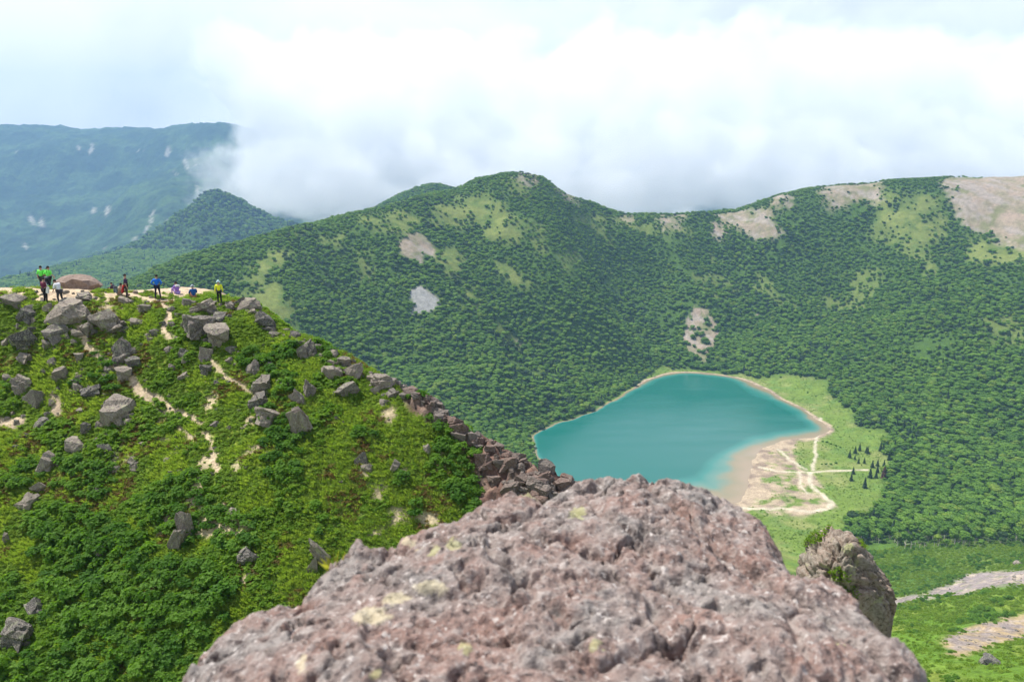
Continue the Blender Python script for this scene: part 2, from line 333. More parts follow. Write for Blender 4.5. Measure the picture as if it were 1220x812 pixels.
col = mix(col, mix(np.zeros(Z.shape+(3,))+np.array((.26, .22, .215)), (.40, .33, .27), sst(.1, .4, fbm(X, Y, 4, 2, 6))), scree*sst(.15, .5, vn(X/2.5, Y/2.5, 9)+.25))
col = mix(col, mix(np.zeros(Z.shape+(3,))+np.array((.40, .315, .225)), (.25, .19, .145), sst(-.1, .4, fbm(X, Y, 11, 3, 55))), np.clip(sand, 0, 1))
col = mix(col, (.52, .46, .35), trail*.9)
forest_p = (1-np.clip(grass*1.02, 0, .93))*(1-np.clip(rock*1.3, 0, 1))*(1-np.clip(meadow*1.3, 0, 1))*(1-nearg)*(1-np.clip(sand*1.3, 0, 1))*(LS < -5)
me = gmesh('ground', xs, ys, X, Y, Z, col)
m = M('mountain_ground'); ps = m.geo()
f1 = m.noise(ps, .9, 5, .65); f2 = m.noise(ps, .16, 4)
c = m.mix(1.0, m.attr('col'), m.ramp(f1, (.3, .62), (.7, 1.3)), 'MULTIPLY'); c = m.mix(1.0, c, m.ramp(f2, (.3, .8), (.7, 1.2)), 'MULTIPLY')
ground = tag(obj('ground', me, m.bsdf(c, .95, m.bump(f1, .9, 1.2), .1)), kind='structure')
# ------------------------------------------------------------------ lake
lx = np.arange(lake_xy[:, 0].min()-4, lake_xy[:, 0].max()+4, 3.0); ly = np.arange(lake_xy[:, 1].min()-4, lake_xy[:, 1].max()+4, 3.0)
LX, LY = np.meshgrid(lx, ly); d = shore(LX, LY)
# how shallow the bed lies: a gentle shelf on the right and near banks, steep on the left bank
pxl, pyl = proj(LX, LY, LX*0+LZ)
shelf = sst(560, 900, pxl+(pyl-500)*1.3)
shn = sst(690, 900, pxl)*sst(470, 560, pyl)
wid = 4+14*sst(700, 800, pxl)*sst(500, 455, pyl)+16*sst(860, 900, pxl)+46*sst(800, 930, pxl)*sst(500, 545, pyl)+60*sst(760, 860, pxl)*sst(520, 580, pyl)
dep = np.clip(d/wid+fbm(LX, LY, 45, 4, 3)*.22*sst(720, 860, pxl), 0, 1)
dep = np.where(d < .5, 0, dep)
me = gmesh('lake', lx, ly, LX, LY, LX*0+LZ, None, True, {'depth': dep})
m = M('lake_water'); dp = m.attr('depth', 'Fac'); ps = m.geo()
c = m.ramp(dp, (0.0, (.25, .19, .125)), (1.0, (.006, .108, .090)))
n = m.t.nodes[-1] if False else None
rp = [x for x in m.t.nodes if x.type == 'VALTORGB'][-1].color_ramp
for p_, c_ in ((.16, (.20, .17, .10)), (.34, (.085, .18, .145)), (.6, (.022, .155, .13))):
    e = rp.elements.new(p_); e.color = (*c_, 1)
wv = m.noise(ps, .30, 6, .7)
bn = m.bump(wv, .22, .35)
lake = tag(obj('lake', me, m.bsdf(c, m.ramp(m.noise(m.n('ShaderNodeMapping', {0: ps, 3: (.010, .045, 1.0)}).outputs[0], 1.0, 4), (.35, .06), (.65, .22)), bn, .5, IOR=1.33)), kind='structure')
# ================================================================== far mountains
fc = [(0,157,6200),(50,152,6200),(100,156,6200),(160,160,6200),(200,156,6100),(232,147,6000),(250,147,5950),(300,170,5900),(350,196,5900),(420,215,6000),(500,222,6200),(-80,158,6300),(-160,165,6300),
      (0,240,5000),(60,240,5000),(120,235,5100),(180,215,5300),(0,330,4000),(60,330,3950),(120,300,4250),(-100,300,4300),(-100,240,5100),
      (246,203,5000),(228,213,4800),(198,234,4450),(170,262,4100),(147,288,3850),(125,312,3650),(290,225,5000),(330,262,4700),(360,290,4500),
      (252,236,3000),(283,253,2950),(309,270,2930),(340,281,2900),(380,300,2850),(227,256,2980),(198,279,2930),(159,301,2850),(119,320,2780),(99,332,2750),(60,350,2700),
      (252,290,2600),(200,320,2550),(300,320,2500),(150,345,2500),(270,345,2350),(330,330,2450)]
fp = [P(*c) for c in fc]+[(-1150,3500,-560),(-700,3600,-480),(-1500,3200,-600),(-400,3400,-450),(-1500,7500,-100),(-4500,7500,-100),(0,7500,-200),(1500,6500,-300),(1500,4000,-600),(500,3000,-600),(3000,5500,-400),(4200,3000,-600),(3000,7500,-300),(2500,3000,-600),(0,2650,-520),(-1500,2300,-640),(-3200,3000,-620),(-2500,2300,-700),(-4200,4500,-500)]
ft = TPS(fp, 2e-4, 1500.)
fx = lines((-4600,-800,13),(-800,200,16),(200,4400,60)); fy = lines((2250,3400,13),(3400,6500,15),(6500,8000,60))
FX, FY = np.meshgrid(fx, fy); FZ0 = ft(FX, FY)
pxf, pyf = proj(FX, FY, FZ0)
am = np.clip((FY-1500)/4200, .22, 1)*(.45+.55*sst(0, 50, np.abs(pyf-155)))
rd = 1-np.abs(fbm(FX*1.0+FY*.2, FY*.6, 700, 5, 63))*2
FZ = FZ0+am*(rd*85-30+fbm(FX, FY, 400, 5, 64)*60)+fbm(FX, FY, 45, 3, 65)*9
FZ += np.maximum(vn(FX/24, FY/24, 66)-.3, 0)*20                                        # tree canopy relief
pxf, pyf = proj(FX, FY, FZ)
sc = np.zeros_like(FZ)
for (x, y, a, b, t) in ((109,176,3,9,.2),(94,176,2,4,0),(82,204,3,2,.3),(200,181,3.5,9,.1),(221,194,3,8,-.3),(209,206,2,4,-.5),(233,193,2,7,0),(38,262,4,9,-.5),(49,266,5,8,.1),(180,262,3,12,.3),(175,273,2.5,8,.3),(167,265,2.5,1.5,0),(160,287,2,9,.2),(112,251,4,5,0),(128,252,4,8,.2),(199,261,2,3,0),(235,225,2,6,0),(30,292,4,5,-.6),(194,316,3,8,.2),(243,322,3,6,.2),(165,180,2,1.5,0),(171,178,2,1.5,0),(125,296,3,1.5,0),(22,181,4,1.5,0)):
    dx = pxf-x-(pyf-y)*-t; dy = pyf-y; r = (dx/a)**2+(dy/b)**2+fbm(FX, FY, 50, 3, 67)*.9
    sc = np.maximum(sc, sst(.95, .35, r*1.3+.25*fbm(FX, FY, 22, 2, 74))*(FY < 6300)*.8)
fcol = mix(np.zeros(FZ.shape+(3,))+np.array((.020, .050, .016)), (.055, .105, .028), sst(-.3, .4, fbm(FX, FY, 160, 5, 68)+.25*fbm(FX, FY, 30, 2, 70)))
fcol = mix(fcol, (.018, .038, .014), sst(.1, .5, fbm(FX, FY, 36, 3, 69))*.7)
fcol = mix(fcol, (.42, .38, .33), sc*.85)
m = M('far_mountain'); ps = m.geo(); f1 = m.noise(ps, .05, 5, .65)
mountains = tag(obj('mountains', gmesh('mountains', fx, fy, FX, FY, FZ, fcol), m.bsdf(m.mix(1.0, m.attr('col'), m.ramp(f1, (.3, .55), (.7, 1.4)), 'MULTIPLY'), .95, m.bump(f1, 1, 12), .1)), kind='structure')
# wide low ground out to the horizon
hx = np.linspace(-6400, 6400, 46); hy = np.linspace(-2500, 8300, 46); HX, HY = np.meshgrid(hx, hy)
HZ = -760+fbm(HX, HY, 2500, 3, 5)*60
m = M('valley_forest'); f1 = m.noise(m.geo(), .02, 6, .65)
valley = tag(obj('valley', gmesh('valley', hx, hy, HX, HY, HZ), m.bsdf(m.ramp(f1, (.3, (.02, .045, .014)), (.7, (.05, .085, .03))), .95, None, .1)), kind='structure')
# ================================================================== the near ridge (grassy, strewn with boulders)
cr = [(300,368,57.5),(330,392,56),(370,407,54.5),(400,422,53.5),(430,439,52.5),(460,456,51.5),(490,469,50.5),(520,490,49.5),(560,523,48),(600,548,46.5),(640,565,45.5),(690,584,44.5),(740,610,43)]
rc = [(-120,345,63),(-60,346,63),(0,348,63),(30,347,63.5),(60,345.5,64),(100,347,64),(150,349,63),(200,353,61.5),(240,354,60),(280,358,58.5),
      (-60,364,57.5),(0,364,57.5),(60,366,57),(120,364,57.5),(190,363,58),(260,368,56.8),
      (-80,420,55),(0,420,55),(100,420,54.5),(200,420,54),(280,425,53.3),(330,430,53),(-80,480,52),(0,480,52),(100,480,51.5),(200,480,51),(300,480,49.8),(380,480,49.3),(430,480,49.6),
      (-80,560,47.5),(0,560,47.5),(100,560,47),(200,560,46),(300,560,44.8),(400,560,44.8),(480,560,45.2),(530,560,45.6),(-80,640,43.5),(0,640,43.5),(100,640,43),(200,640,42),(300,640,41.2),(400,640,41.2),(500,640,42),
      (-80,720,39.5),(0,720,39.5),(100,720,39),(200,720,38.2),(300,720,37.8),(-80,812,36),(0,812,36),(100,812,35.5),(200,812,34.8),(570,575,45.4),(600,595,44.4),(640,610,43.4),(560,600,44)]+cr
rp = [P(*c) for c in rc]
for c in cr:
    x, y, z = P(*c); rp += [(x+1.2, y+3.2, z-2.2), (x+3, y+9, z-9), (x+6, y+24, z-27)]
rp += [(x, y, z) for x in (-60, -40, -25) for y, z in ((68, -11.5), (75, -17), (92, -36))]
rp += [(0,-3,-2.2),(0,0,-1.9),(0,2.4,-2.4),(-2.5,1.5,-3.2),(2.5,1.5,-3.2),(-3,6,-9.5),(0,8,-12),(4,6,-10),(-9,20,-25),(0,25,-28),(8,22,-24),(20,40,-46),(29,20,-34),(29,60,-62),(-10,29,-27),(-25,26,-30),(-40,28,-31),(-70,30,-33),(-30,5,-25),(-70,0,-30),(-12,5,-16),(29,0,-30)]
rt = TPS(rp, 1e-4, 20.)
rx = lines((-72,-46,.8),(-46,9,.17),(9,30,.8)); ry = lines((-4,32,.8),(32,68,.17),(68,96,.8))
RX, RY = np.meshgrid(rx, ry); RZ = rt(RX, RY)
rpx, rpy = proj(RX, RY, RZ)
edge_b = np.minimum.reduce([RX+72, 30-RX, RY+4, 96-RY]); far_in = sst(2, 10, RY)
soil_w = rpx+fbm(RX, RY, 2.5, 3, 5)*9; soil_v = rpy+fbm(RX, RY, 2.5, 3, 6)*6
soil = sst(3.5, -2.5, soil_v-np.interp(rpx, [0,30,70,120,180,240,290,300], [352,356,362,352,359,350,349,330]))*(rpx < 300)*sst(-.35, .05, fbm(RX, RY, 1.6, 4, 7)+.26)
for pl, wd in (([(98,392),(106,408),(130,428),(146,440),(158,455),(178,470),(196,480),(215,492),(236,502)],3.8),([(158,462),(172,476),(190,492),(206,500),(222,520)],2.4),([(238,515),(250,525),(256,548),(262,560)],3),([(0,500),(14,505),(28,502)],5),([(64,470),(72,478),(68,490)],4),([(196,360),(200,376),(190,392),(200,400)],3),
               ([(262,350),(280,352),(284,342)],5),([(95,385),(80,378),(70,386)],2.5),([(240,415),(262,440),(300,470),(318,480)],1.5),([(268,600),(274,612),(280,628)],2.5),([(283,700),(300,690)],2)):
    d = dline(soil_w, soil_v, pl); soil = np.maximum(soil, sst(wd+3.2, wd-.5, d))
soil = np.maximum(soil, sst(.62, .8, vn(RX/1.1, RY/1.1, 17))*sst(.45, .7, vn(RX/6, RY/6, 18))*.8*(rpy < 640))
red = sst(-6, 6, sdpoly(soil_w, soil_v, [(476,440),(505,448),(530,468),(575,500),(615,522),(655,540),(700,560),(775,590),(775,700),(578,640),(566,600),(560,560),(545,535),(520,505),(500,495),(478,478)]))
heath = sst(-.15, .3, fbm(RX, RY, 2.2, 4, 21)); brown = sst(.18, .5, fbm(RX, RY, 2.0, 4, 23)-.1*sst(500, 620, rpy)); dark = sst(.0, .45, fbm(RX, RY, 1.1, 4, 25))
RZ += far_in*(fbm(RX, RY, 4.5, 3, 1)*.30+fbm(RX, RY, 1.3, 4, 2)*.24*(1-soil*.7)+fbm(RX, RY, .4, 3, 3)*.055)
w1, w2, wi = worley(RX+fbm(RX, RY, .8, 3, 31)*.25, RY+fbm(RX, RY, .8, 3, 32)*.25, .95, 4); v1, v2, vi = worley(RX, RY, .4, 9)
RZ += red*(wi*.75*sst(0, .18, w2-w1)-.45+.22*vi*sst(0, .2, v2-v1)+fbm(RX, RY, .35, 3, 33)*.12)
RZ -= sst(4, 0, edge_b)*30*(far_in*.9+.1)*(RY > 4)
ridge = Grid(rx, ry, RZ)
rcol = mix(np.zeros(RZ.shape+(3,))+np.array((.14, .215, .024)), (.19, .24, .035), heath); rcol = mix(rcol, (.07, .14, .016), dark*.6)
rcol = mix(rcol, (.15, .115, .035), brown*.6); rcol = mix(rcol, (.15, .19, .055), sst(280, 420, rpx)*sst(470, 520, rpy)*.45)
rcol = mix(rcol, mix(np.zeros(RZ.shape+(3,))+np.array((.50, .39, .27)), (.36, .28, .2), sst(0, .4, fbm(RX, RY, .5, 3, 35))), soil)
redc = mix(np.zeros(RZ.shape+(3,))+np.array((.15, .09, .072)), (.26, .18, .14), sst(-.1, .4, fbm(RX, RY, 1.0, 4, 41))); redc = mix(redc, (.08, .065, .055), sst(.0, .4, fbm(RX, RY, .7, 3, 42))*.8)
rcol = mix(rcol, redc, red)
m = M('ridge_turf'); ps = m.geo(); f1 = m.noise(ps, 7, 5, .7); f2 = m.noise(ps, 1.7, 4)
c = m.mix(1.0, m.attr('col'), m.ramp(f1, (.3, .55), (.7, 1.35)), 'MULTIPLY'); c = m.mix(1.0, c, m.ramp(f2, (.3, .82), (.7, 1.15)), 'MULTIPLY')
tag(obj('hillside', gmesh('hillside', rx, ry, RX, RY, RZ, rcol), m.bsdf(c, .95, m.bump(f1, .9, .09), .1)), kind='structure')
gsoil, gred = Grid(rx, ry, soil), Grid(rx, ry, red)
# ================================================================== foreground rock
def rock_material(name, pink=True, s=1.0):
    m = M(name); ps = m.pos('Object'); rnd = m.n('ShaderNodeObjectInfo').outputs['Random']
    off = m.n('ShaderNodeVectorMath', {0: ps, 1: m.n('ShaderNodeCombineXYZ', {0: m.math('MULTIPLY', rnd, 40.0), 1: 0.0, 2: m.math('MULTIPLY', rnd, 17.0)}).outputs[0]}, operation='ADD').outputs[0]
    a, b, c3, d = m.noise(off, 5*s, 5, .6), m.noise(off, 26*s, 5, .65), m.vor(off, 60*s), m.noise(off, 75*s, 4, .7)
    if pink:
        c = m.ramp(a, (.38, (.195, .175, .165)), (.62, (.215, .14, .12)))
        c = m.mix(m.ramp(b, (.50, 0.0), (.64, .7)), c, (.31, .275, .258)); c = m.mix(m.ramp(b, (.33, 1.0), (.46, 0.0)), c, (.06, .046, .045))
        e = m.noise(off, 42*s, 3, .6); c = m.mix(m.ramp(e, (.62, 0.0), (.68, .9)), c, (.44, .40, .38)); c = m.mix(m.ramp(e, (.30, .95), (.37, 0.0)), c, (.05, .04, .042))
        c = m.mix(m.ramp(d, (.56, 0.0), (.68, .8)), c, (.40, .35, .33)); c = m.mix(m.ramp(d, (.30, .9), (.43, 0.0)), c, (.06, .048, .048))
        z = m.noise(off, 9*s, 4, .6)
        c = m.mix(m.math('MULTIPLY', m.ramp(z, (.56, 0.0), (.66, .5)), m.ramp(b, (.4, 0.0), (.5, 1.0))), c, (.19, .095, .072))
        ln = m.n('ShaderNodeTexNoise', {'Vector': off, 'Scale': 4.6*s, 'Detail': 6.0, 'Roughness': .72}).outputs[0]
        c = m.mix(m.math('MAXIMUM', m.math('MULTIPLY', m.attr('yellow', 'Fac'), .5), m.ramp(ln, (.68, 0.0), (.70, .8))), c, (.38, .38, .17))
        l2 = m.n('ShaderNodeTexNoise', {'Vector': m.n('ShaderNodeVectorMath', {0: off, 1: (5.3, 1.7, 9.0)}, operation='ADD').outputs[0], 'Scale': 4.5*s, 'Detail': 6.0, 'Roughness': .7}).outputs[0]
        c = m.mix(m.math('MAXIMUM', m.math('MULTIPLY', m.attr('cream', 'Fac'), .6), m.ramp(l2, (.68, 0.0), (.70, .8))), c, (.50, .44, .30))
    else:
        c = m.ramp(m.math('ADD', m.math('MULTIPLY', a, .55), m.math('MULTIPLY', rnd, .42)), (.34, (.075, .07, .066)), (.62, (.21, .175, .145)))
        c = m.mix(m.ramp(b, (.5, 0.0), (.62, .75)), c, (.29, .265, .235)); c = m.mix(m.ramp(b, (.32, .9), (.45, 0.0)), c, (.05, .047, .047))
        ln = m.n('ShaderNodeTexNoise', {'Vector': off, 'Scale': 4.5*s, 'Detail': 6.0, 'Roughness': .72}).outputs[0]
        c = m.mix(m.ramp(ln, (.55, 0.0), (.62, .55)), c, (.33, .34, .21))
    h = m.math('ADD', m.math('MULTIPLY', b, 1.0), m.math('MULTIPLY', d, .35))
    return m.bsdf(c, .92, m.bump(h, .9 if pink else .6, .02/s if pink else .06), .15)
m_pink = rock_material('lichen_rock', True, 1.0)
top_px = [(150,900),(175,860),(205,812),(238,772),(262,738),(298,712),(330,702),(352,696),(362,700),(376,684),(398,652),(418,640),(440,642),(452,652),(466,642),(500,634),(536,622),(560,612),(600,590),(622,581),(650,590),(690,576),(740,571),(790,580),(830,596),(868,602),(900,626),(928,646),(944,668),(955,692),(968,686),(985,680),(1010,695),(1040,715),(1068,740),(1090,772),(1112,815),(1135,870),(1150,930)]
ZR = -.95
ol = [PZ(x-(12 if x < 380 else 0), y-float(np.interp(x, [380, 540, 600, 650, 690, 780, 830, 900, 940, 1000, 1060, 1100], [8, 14, 16, 9, 9, 14, 34, 40, 36, 24, 14, 8])), ZR) for x, y in top_px]; ol = [(ol[0][0], .55)]+ol+[(ol[-1][0], .55)]
fx_ = np.arange(-1.15, 1.35, .0042); fy_ = np.arange(.62, 2.75, .0042); GX, GY = np.meshgrid(fx_, fy_)
wxr = GX+fbm(GX, GY, .16, 4, 1)*.022+fbm(GX, GY, .05, 3, 4)*.010; wyr = GY+fbm(GX, GY, .16, 4, 2)*.022+fbm(GX, GY, .05, 3, 5)*.010
sdr = sdpoly(wxr, wyr, ol)
ins = np.clip(sdr, 0, .5)
GZ = ZR-.028+.055*sst(0, .35, ins)-.05*np.clip(GX-.55, 0, 1)+fbm(GX, GY, .55, 3, 3)*.035
lobe = sst(-.03, .03, (GX-.60)-(GY-1.66)*-.42+fbm(GX, GY, .1, 3, 66)*.02)                # a cleft parts the right lobe
GZ -= .045*np.exp(-(((GX-.60)-(GY-1.66)*-.42+fbm(GX, GY, .12, 3, 66)*.03)/.022)**2)*(GX > .3)
a1, a2, ai = worley(GX+fbm(GX, GY, .2, 3, 6)*.06, GY+fbm(GX, GY, .2, 3, 7)*.06, .30, 3); b1, b2, bi = worley(GX+fbm(GX, GY, .08, 3, 8)*.03, GY+fbm(GX, GY, .08, 3, 9)*.03, .105, 5); c1, c2, ci = worley(GX, GY, .034, 8)
GZ += ai*.026*sst(0, .12, a2-a1)+(bi-.5)*.016*sst(0, .2, b2-b1)*(.35+vn(GX/.25, GY/.25, 4))+(ci-.5)*.0055*sst(0, .25, c2-c1)
GZ += fbm(GX, GY, .2, 5, 12)*.024+fbm(GX, GY, .045, 4, 13)*.009+fbm(GX, GY, .014, 2, 15)*.0060
GZ -= np.clip(np.abs(fbm(GX, GY, .35, 3, 14)) < .016, 0, 1)*.022
pit = np.maximum(fbm(GX, GY, .06, 3, 16)-.28, 0); GZ -= pit*.09+np.maximum(fbm(GX, GY, .022, 3, 17)-.30, 0)*.035
GZ -= sst(.07, -.005, sdr)**2*.05+np.clip(-sdr, 0, 1)*3.2+np.clip(-sdr-.06, 0, 1)*2.5
keep = (sdr > -.42)
yy, xx = np.nonzero(keep[:-1, :-1] & keep[1:, :-1] & keep[:-1, 1:] & keep[1:, 1:])
nx = len(fx_); q = np.stack([yy*nx+xx, yy*nx+xx+1, (yy+1)*nx+xx+1, (yy+1)*nx+xx], 1); us, inv = np.unique(q, return_inverse=True)
edge_j = np.clip(-sdr, 0, .3)
jx, jy = fbm(GX, GZ*1.0+GY, .06, 3, 71)*.02, fbm(GX+GZ, GY, .06, 3, 72)*.02
co = np.stack([GX+jx*np.clip(edge_j*12, .15, 1), GY+jy*np.clip(edge_j*12, .15, 1), GZ], -1).reshape(-1, 3)[us]
fpx, fpy = proj(GX, GY, GZ); fqx = fpx+fbm(GX, GY, .03, 3, 18)*9; fqy = fpy+fbm(GX, GY, .03, 3, 19)*7
def spots(ls): return np.maximum.reduce([sst(1.25, .8, ((fqx-a)/c)**2+((fqy-b)/d)**2) for a, b, c, d in ls])
yel = spots([(541,648,10,6),(516,657,6,7),(638,585,15,7),(554,772,6,10),(450,806,9,5),(706,768,7,5),(688,612,9,6)]); crm = spots([(442,735,20,10),(470,713,15,7),(512,700,20,9),(360,790,7,12),(488,646,11,7),(520,702,14,6)])
fr = tag(obj('rock', rawmesh('rock', co, inv.reshape(q.shape), None, True, {'yellow': yel.reshape(-1)[us], 'cream': crm.reshape(-1)[us]}), m_pink), 'big pinkish grey lichen-flecked rock filling the front edge, close up and out of focus', 'rock')
# ================================================================== boulders on the ridge
def boulder(seed, n=13, flat=1.0, rough=.05, cuts=2):
    """an angular block: a box cut by random planes, split into stepped ledges, then weathered"""
    r = random.Random(seed); bm = bmesh.new()
    if n >= 30: bmesh.ops.create_icosphere(bm, subdivisions=3, radius=1)
    else:
        bmesh.ops.create_cube(bm, size=2)
        rot = Vector((r.uniform(-.4, .4), r.uniform(-.4, .4), r.uniform(0, 1.5)))
        from mathutils import Euler
        bmesh.ops.rotate(bm, verts=bm.verts, cent=(0, 0, 0), matrix=Euler(rot).to_matrix())
        for _ in range(n):
            v = Vector((r.gauss(0, 1), r.gauss(0, 1), r.gauss(0, .9))).normalized()
            res = bmesh.ops.bisect_plane(bm, geom=bm.verts[:]+bm.edges[:]+bm.faces[:], plane_co=v*r.uniform(.72, 1.08), plane_no=v, clear_outer=True)
            ed = [e for e in res['geom_cut'] if isinstance(e, bmesh.types.BMEdge)]
            if ed: bmesh.ops.contextual_create(bm, geom=ed)
        bmesh.ops.dissolve_limit(bm, angle_limit=R(6), verts=bm.verts, edges=bm.edges)
        bmesh.ops.bevel(bm, geom=bm.edges, offset=.018, segments=1, affect='EDGES')
        bmesh.ops.triangulate(bm, faces=bm.faces)
        for k in range(3+cuts):
            ll = (.6, .45, .34, .26, .2)[k]; bmesh.ops.subdivide_edges(bm, edges=[e for e in bm.edges if e.calc_length() > ll], cuts=1); bmesh.ops.triangulate(bm, faces=bm.faces)
    off = Vector((seed*3.7, seed*1.3, seed*7.1)); steps = [(Vector((r.gauss(0, 1), r.gauss(0, 1), r.gauss(0, 1))).normalized(), r.uniform(-.3, .6), r.uniform(.06, .2)) for _ in range(4)]
    k = rough/.05
    for v in bm.verts:
        p = v.co.copy(); d = mnoise.fractal(p*1.6+off, 1, 2, 4)*.030*k+mnoise.noise(p*6+off)*.014*k
        f1 = mnoise.voronoi(p*1.5+off)[0]; d -= max(0, .035-(f1[1]-f1[0]))*1.6*k
        for nn, dd, aa in steps:
            if p.dot(nn) > dd: v.co -= (p-nn*p.dot(nn))*aa*k
        v.co += p.normalized()*d
    mn = [min(v.co[i] for v in bm.verts) for i in range(3)]; mxx = [max(v.co[i] for v in bm.verts) for i in range(3)]
    for v in bm.verts:
        for i in range(3): v.co[i] = (v.co[i]-(mn[i]+mxx[i])/2)/(mxx[i]-mn[i])
    me = bpy.data.meshes.new('boulder'); bm.to_mesh(me); bm.free(); return me
m_grey = rock_material('grey_andesite', False, 1.0); m_red = None
m = M('reddish_scoria'); off = m.pos('Object'); rnd = m.n('ShaderNodeObjectInfo').outputs['Random']
a, b = m.noise(m.geo(), 1.3, 5), m.noise(m.geo(), 9, 5, .7)
c = m.mix(m.ramp(m.math('ADD', m.math('MULTIPLY', a, .5), m.math('MULTIPLY', rnd, .5)), (.3, 0.0), (.7, 1.0)), (.135, .090, .075), (.155, .135, .12)); c = m.mix(m.ramp(b, (.5, 0.0), (.68, .8)), c, (.26, .21, .185)); c = m.mix(m.ramp(b, (.3, .9), (.45, 0.0)), c, (.09, .07, .065))
m_red = m.bsdf(c, .93, m.bump(b, .9, .1), .15)
m = M('brown_dome'); a, b = m.noise(m.geo(), .9, 4), m.noise(m.geo(), 6, 5)
m_brown = m.bsdf(m.mix(1.0, m.ramp(a, (.35, (.20, .15, .125)), (.65, (.25, .19, .16))), m.ramp(b, (.3, .7), (.7, 1.15)), 'MULTIPLY'), .9, m.bump(b, .6, .1), .15)
BT = [boulder(100+i, 5+i % 5) for i in range(24)]
BS = [boulder(300+i, 8+i % 3, rough=.03, cuts=0) for i in range(10)]
for b in BT+BS: b.materials.append(m_grey)
def pxm(p): return (p.y*cp-p.z*sp)/F
brng = random.Random(11)
def put_rock(px, py, wpx, hpx, label, group=None, mesh=None, rot=None, name='boulder', sink=.36, tilt=None, dep=1.0, mat=None):
    h = ridge.hit(px, py+hpx*.34, 30, 75, .08)
    if h is None: return None
    s = pxm(h); me = mesh or brng.choice(BT)
    if mat is not None and me.materials[0] is not mat: me = me.copy(); me.materials.clear(); me.materials.append(mat)
    o = obj(name, me); W, H = wpx*s, hpx*s
    o.scale = (W*1.06, W*.85*dep, H*1.12); o.rotation_euler = tilt or (brng.uniform(-.3, .3), brng.uniform(-.35, .35), rot if rot is not None else brng.uniform(-.5, .5))
    o.location = h+Vector((0, .1*W, H*(.5-sink)))
    return tag(o, label, 'rock', group)
dome = boulder(7, 40, rough=.09); dome.materials.append(m_brown); dp_ = Vector(P(93, 346, 65.5)); dp_.z = min(dp_.z, float(ridge(dp_.x, dp_.y))+.1)
do = tag(obj('rock_dome', dome, None, None, dp_), 'broad smooth brown rock dome on the crest, right of the two hikers in neon green', 'rock'); do.scale = (56*pxm(dp_), 3.0, 38*pxm(dp_)); do.rotation_euler = (0, .10, .2)
0 and put_rock(93, 334, 58, 26, 'broad smooth brown rock dome on the crest, right of the two hikers in neon green', mesh=boulder(7, 40, rough=.02), mat=m_brown, sink=.18, tilt=(0, .06, .2), name='rock_dome', dep=1.2)
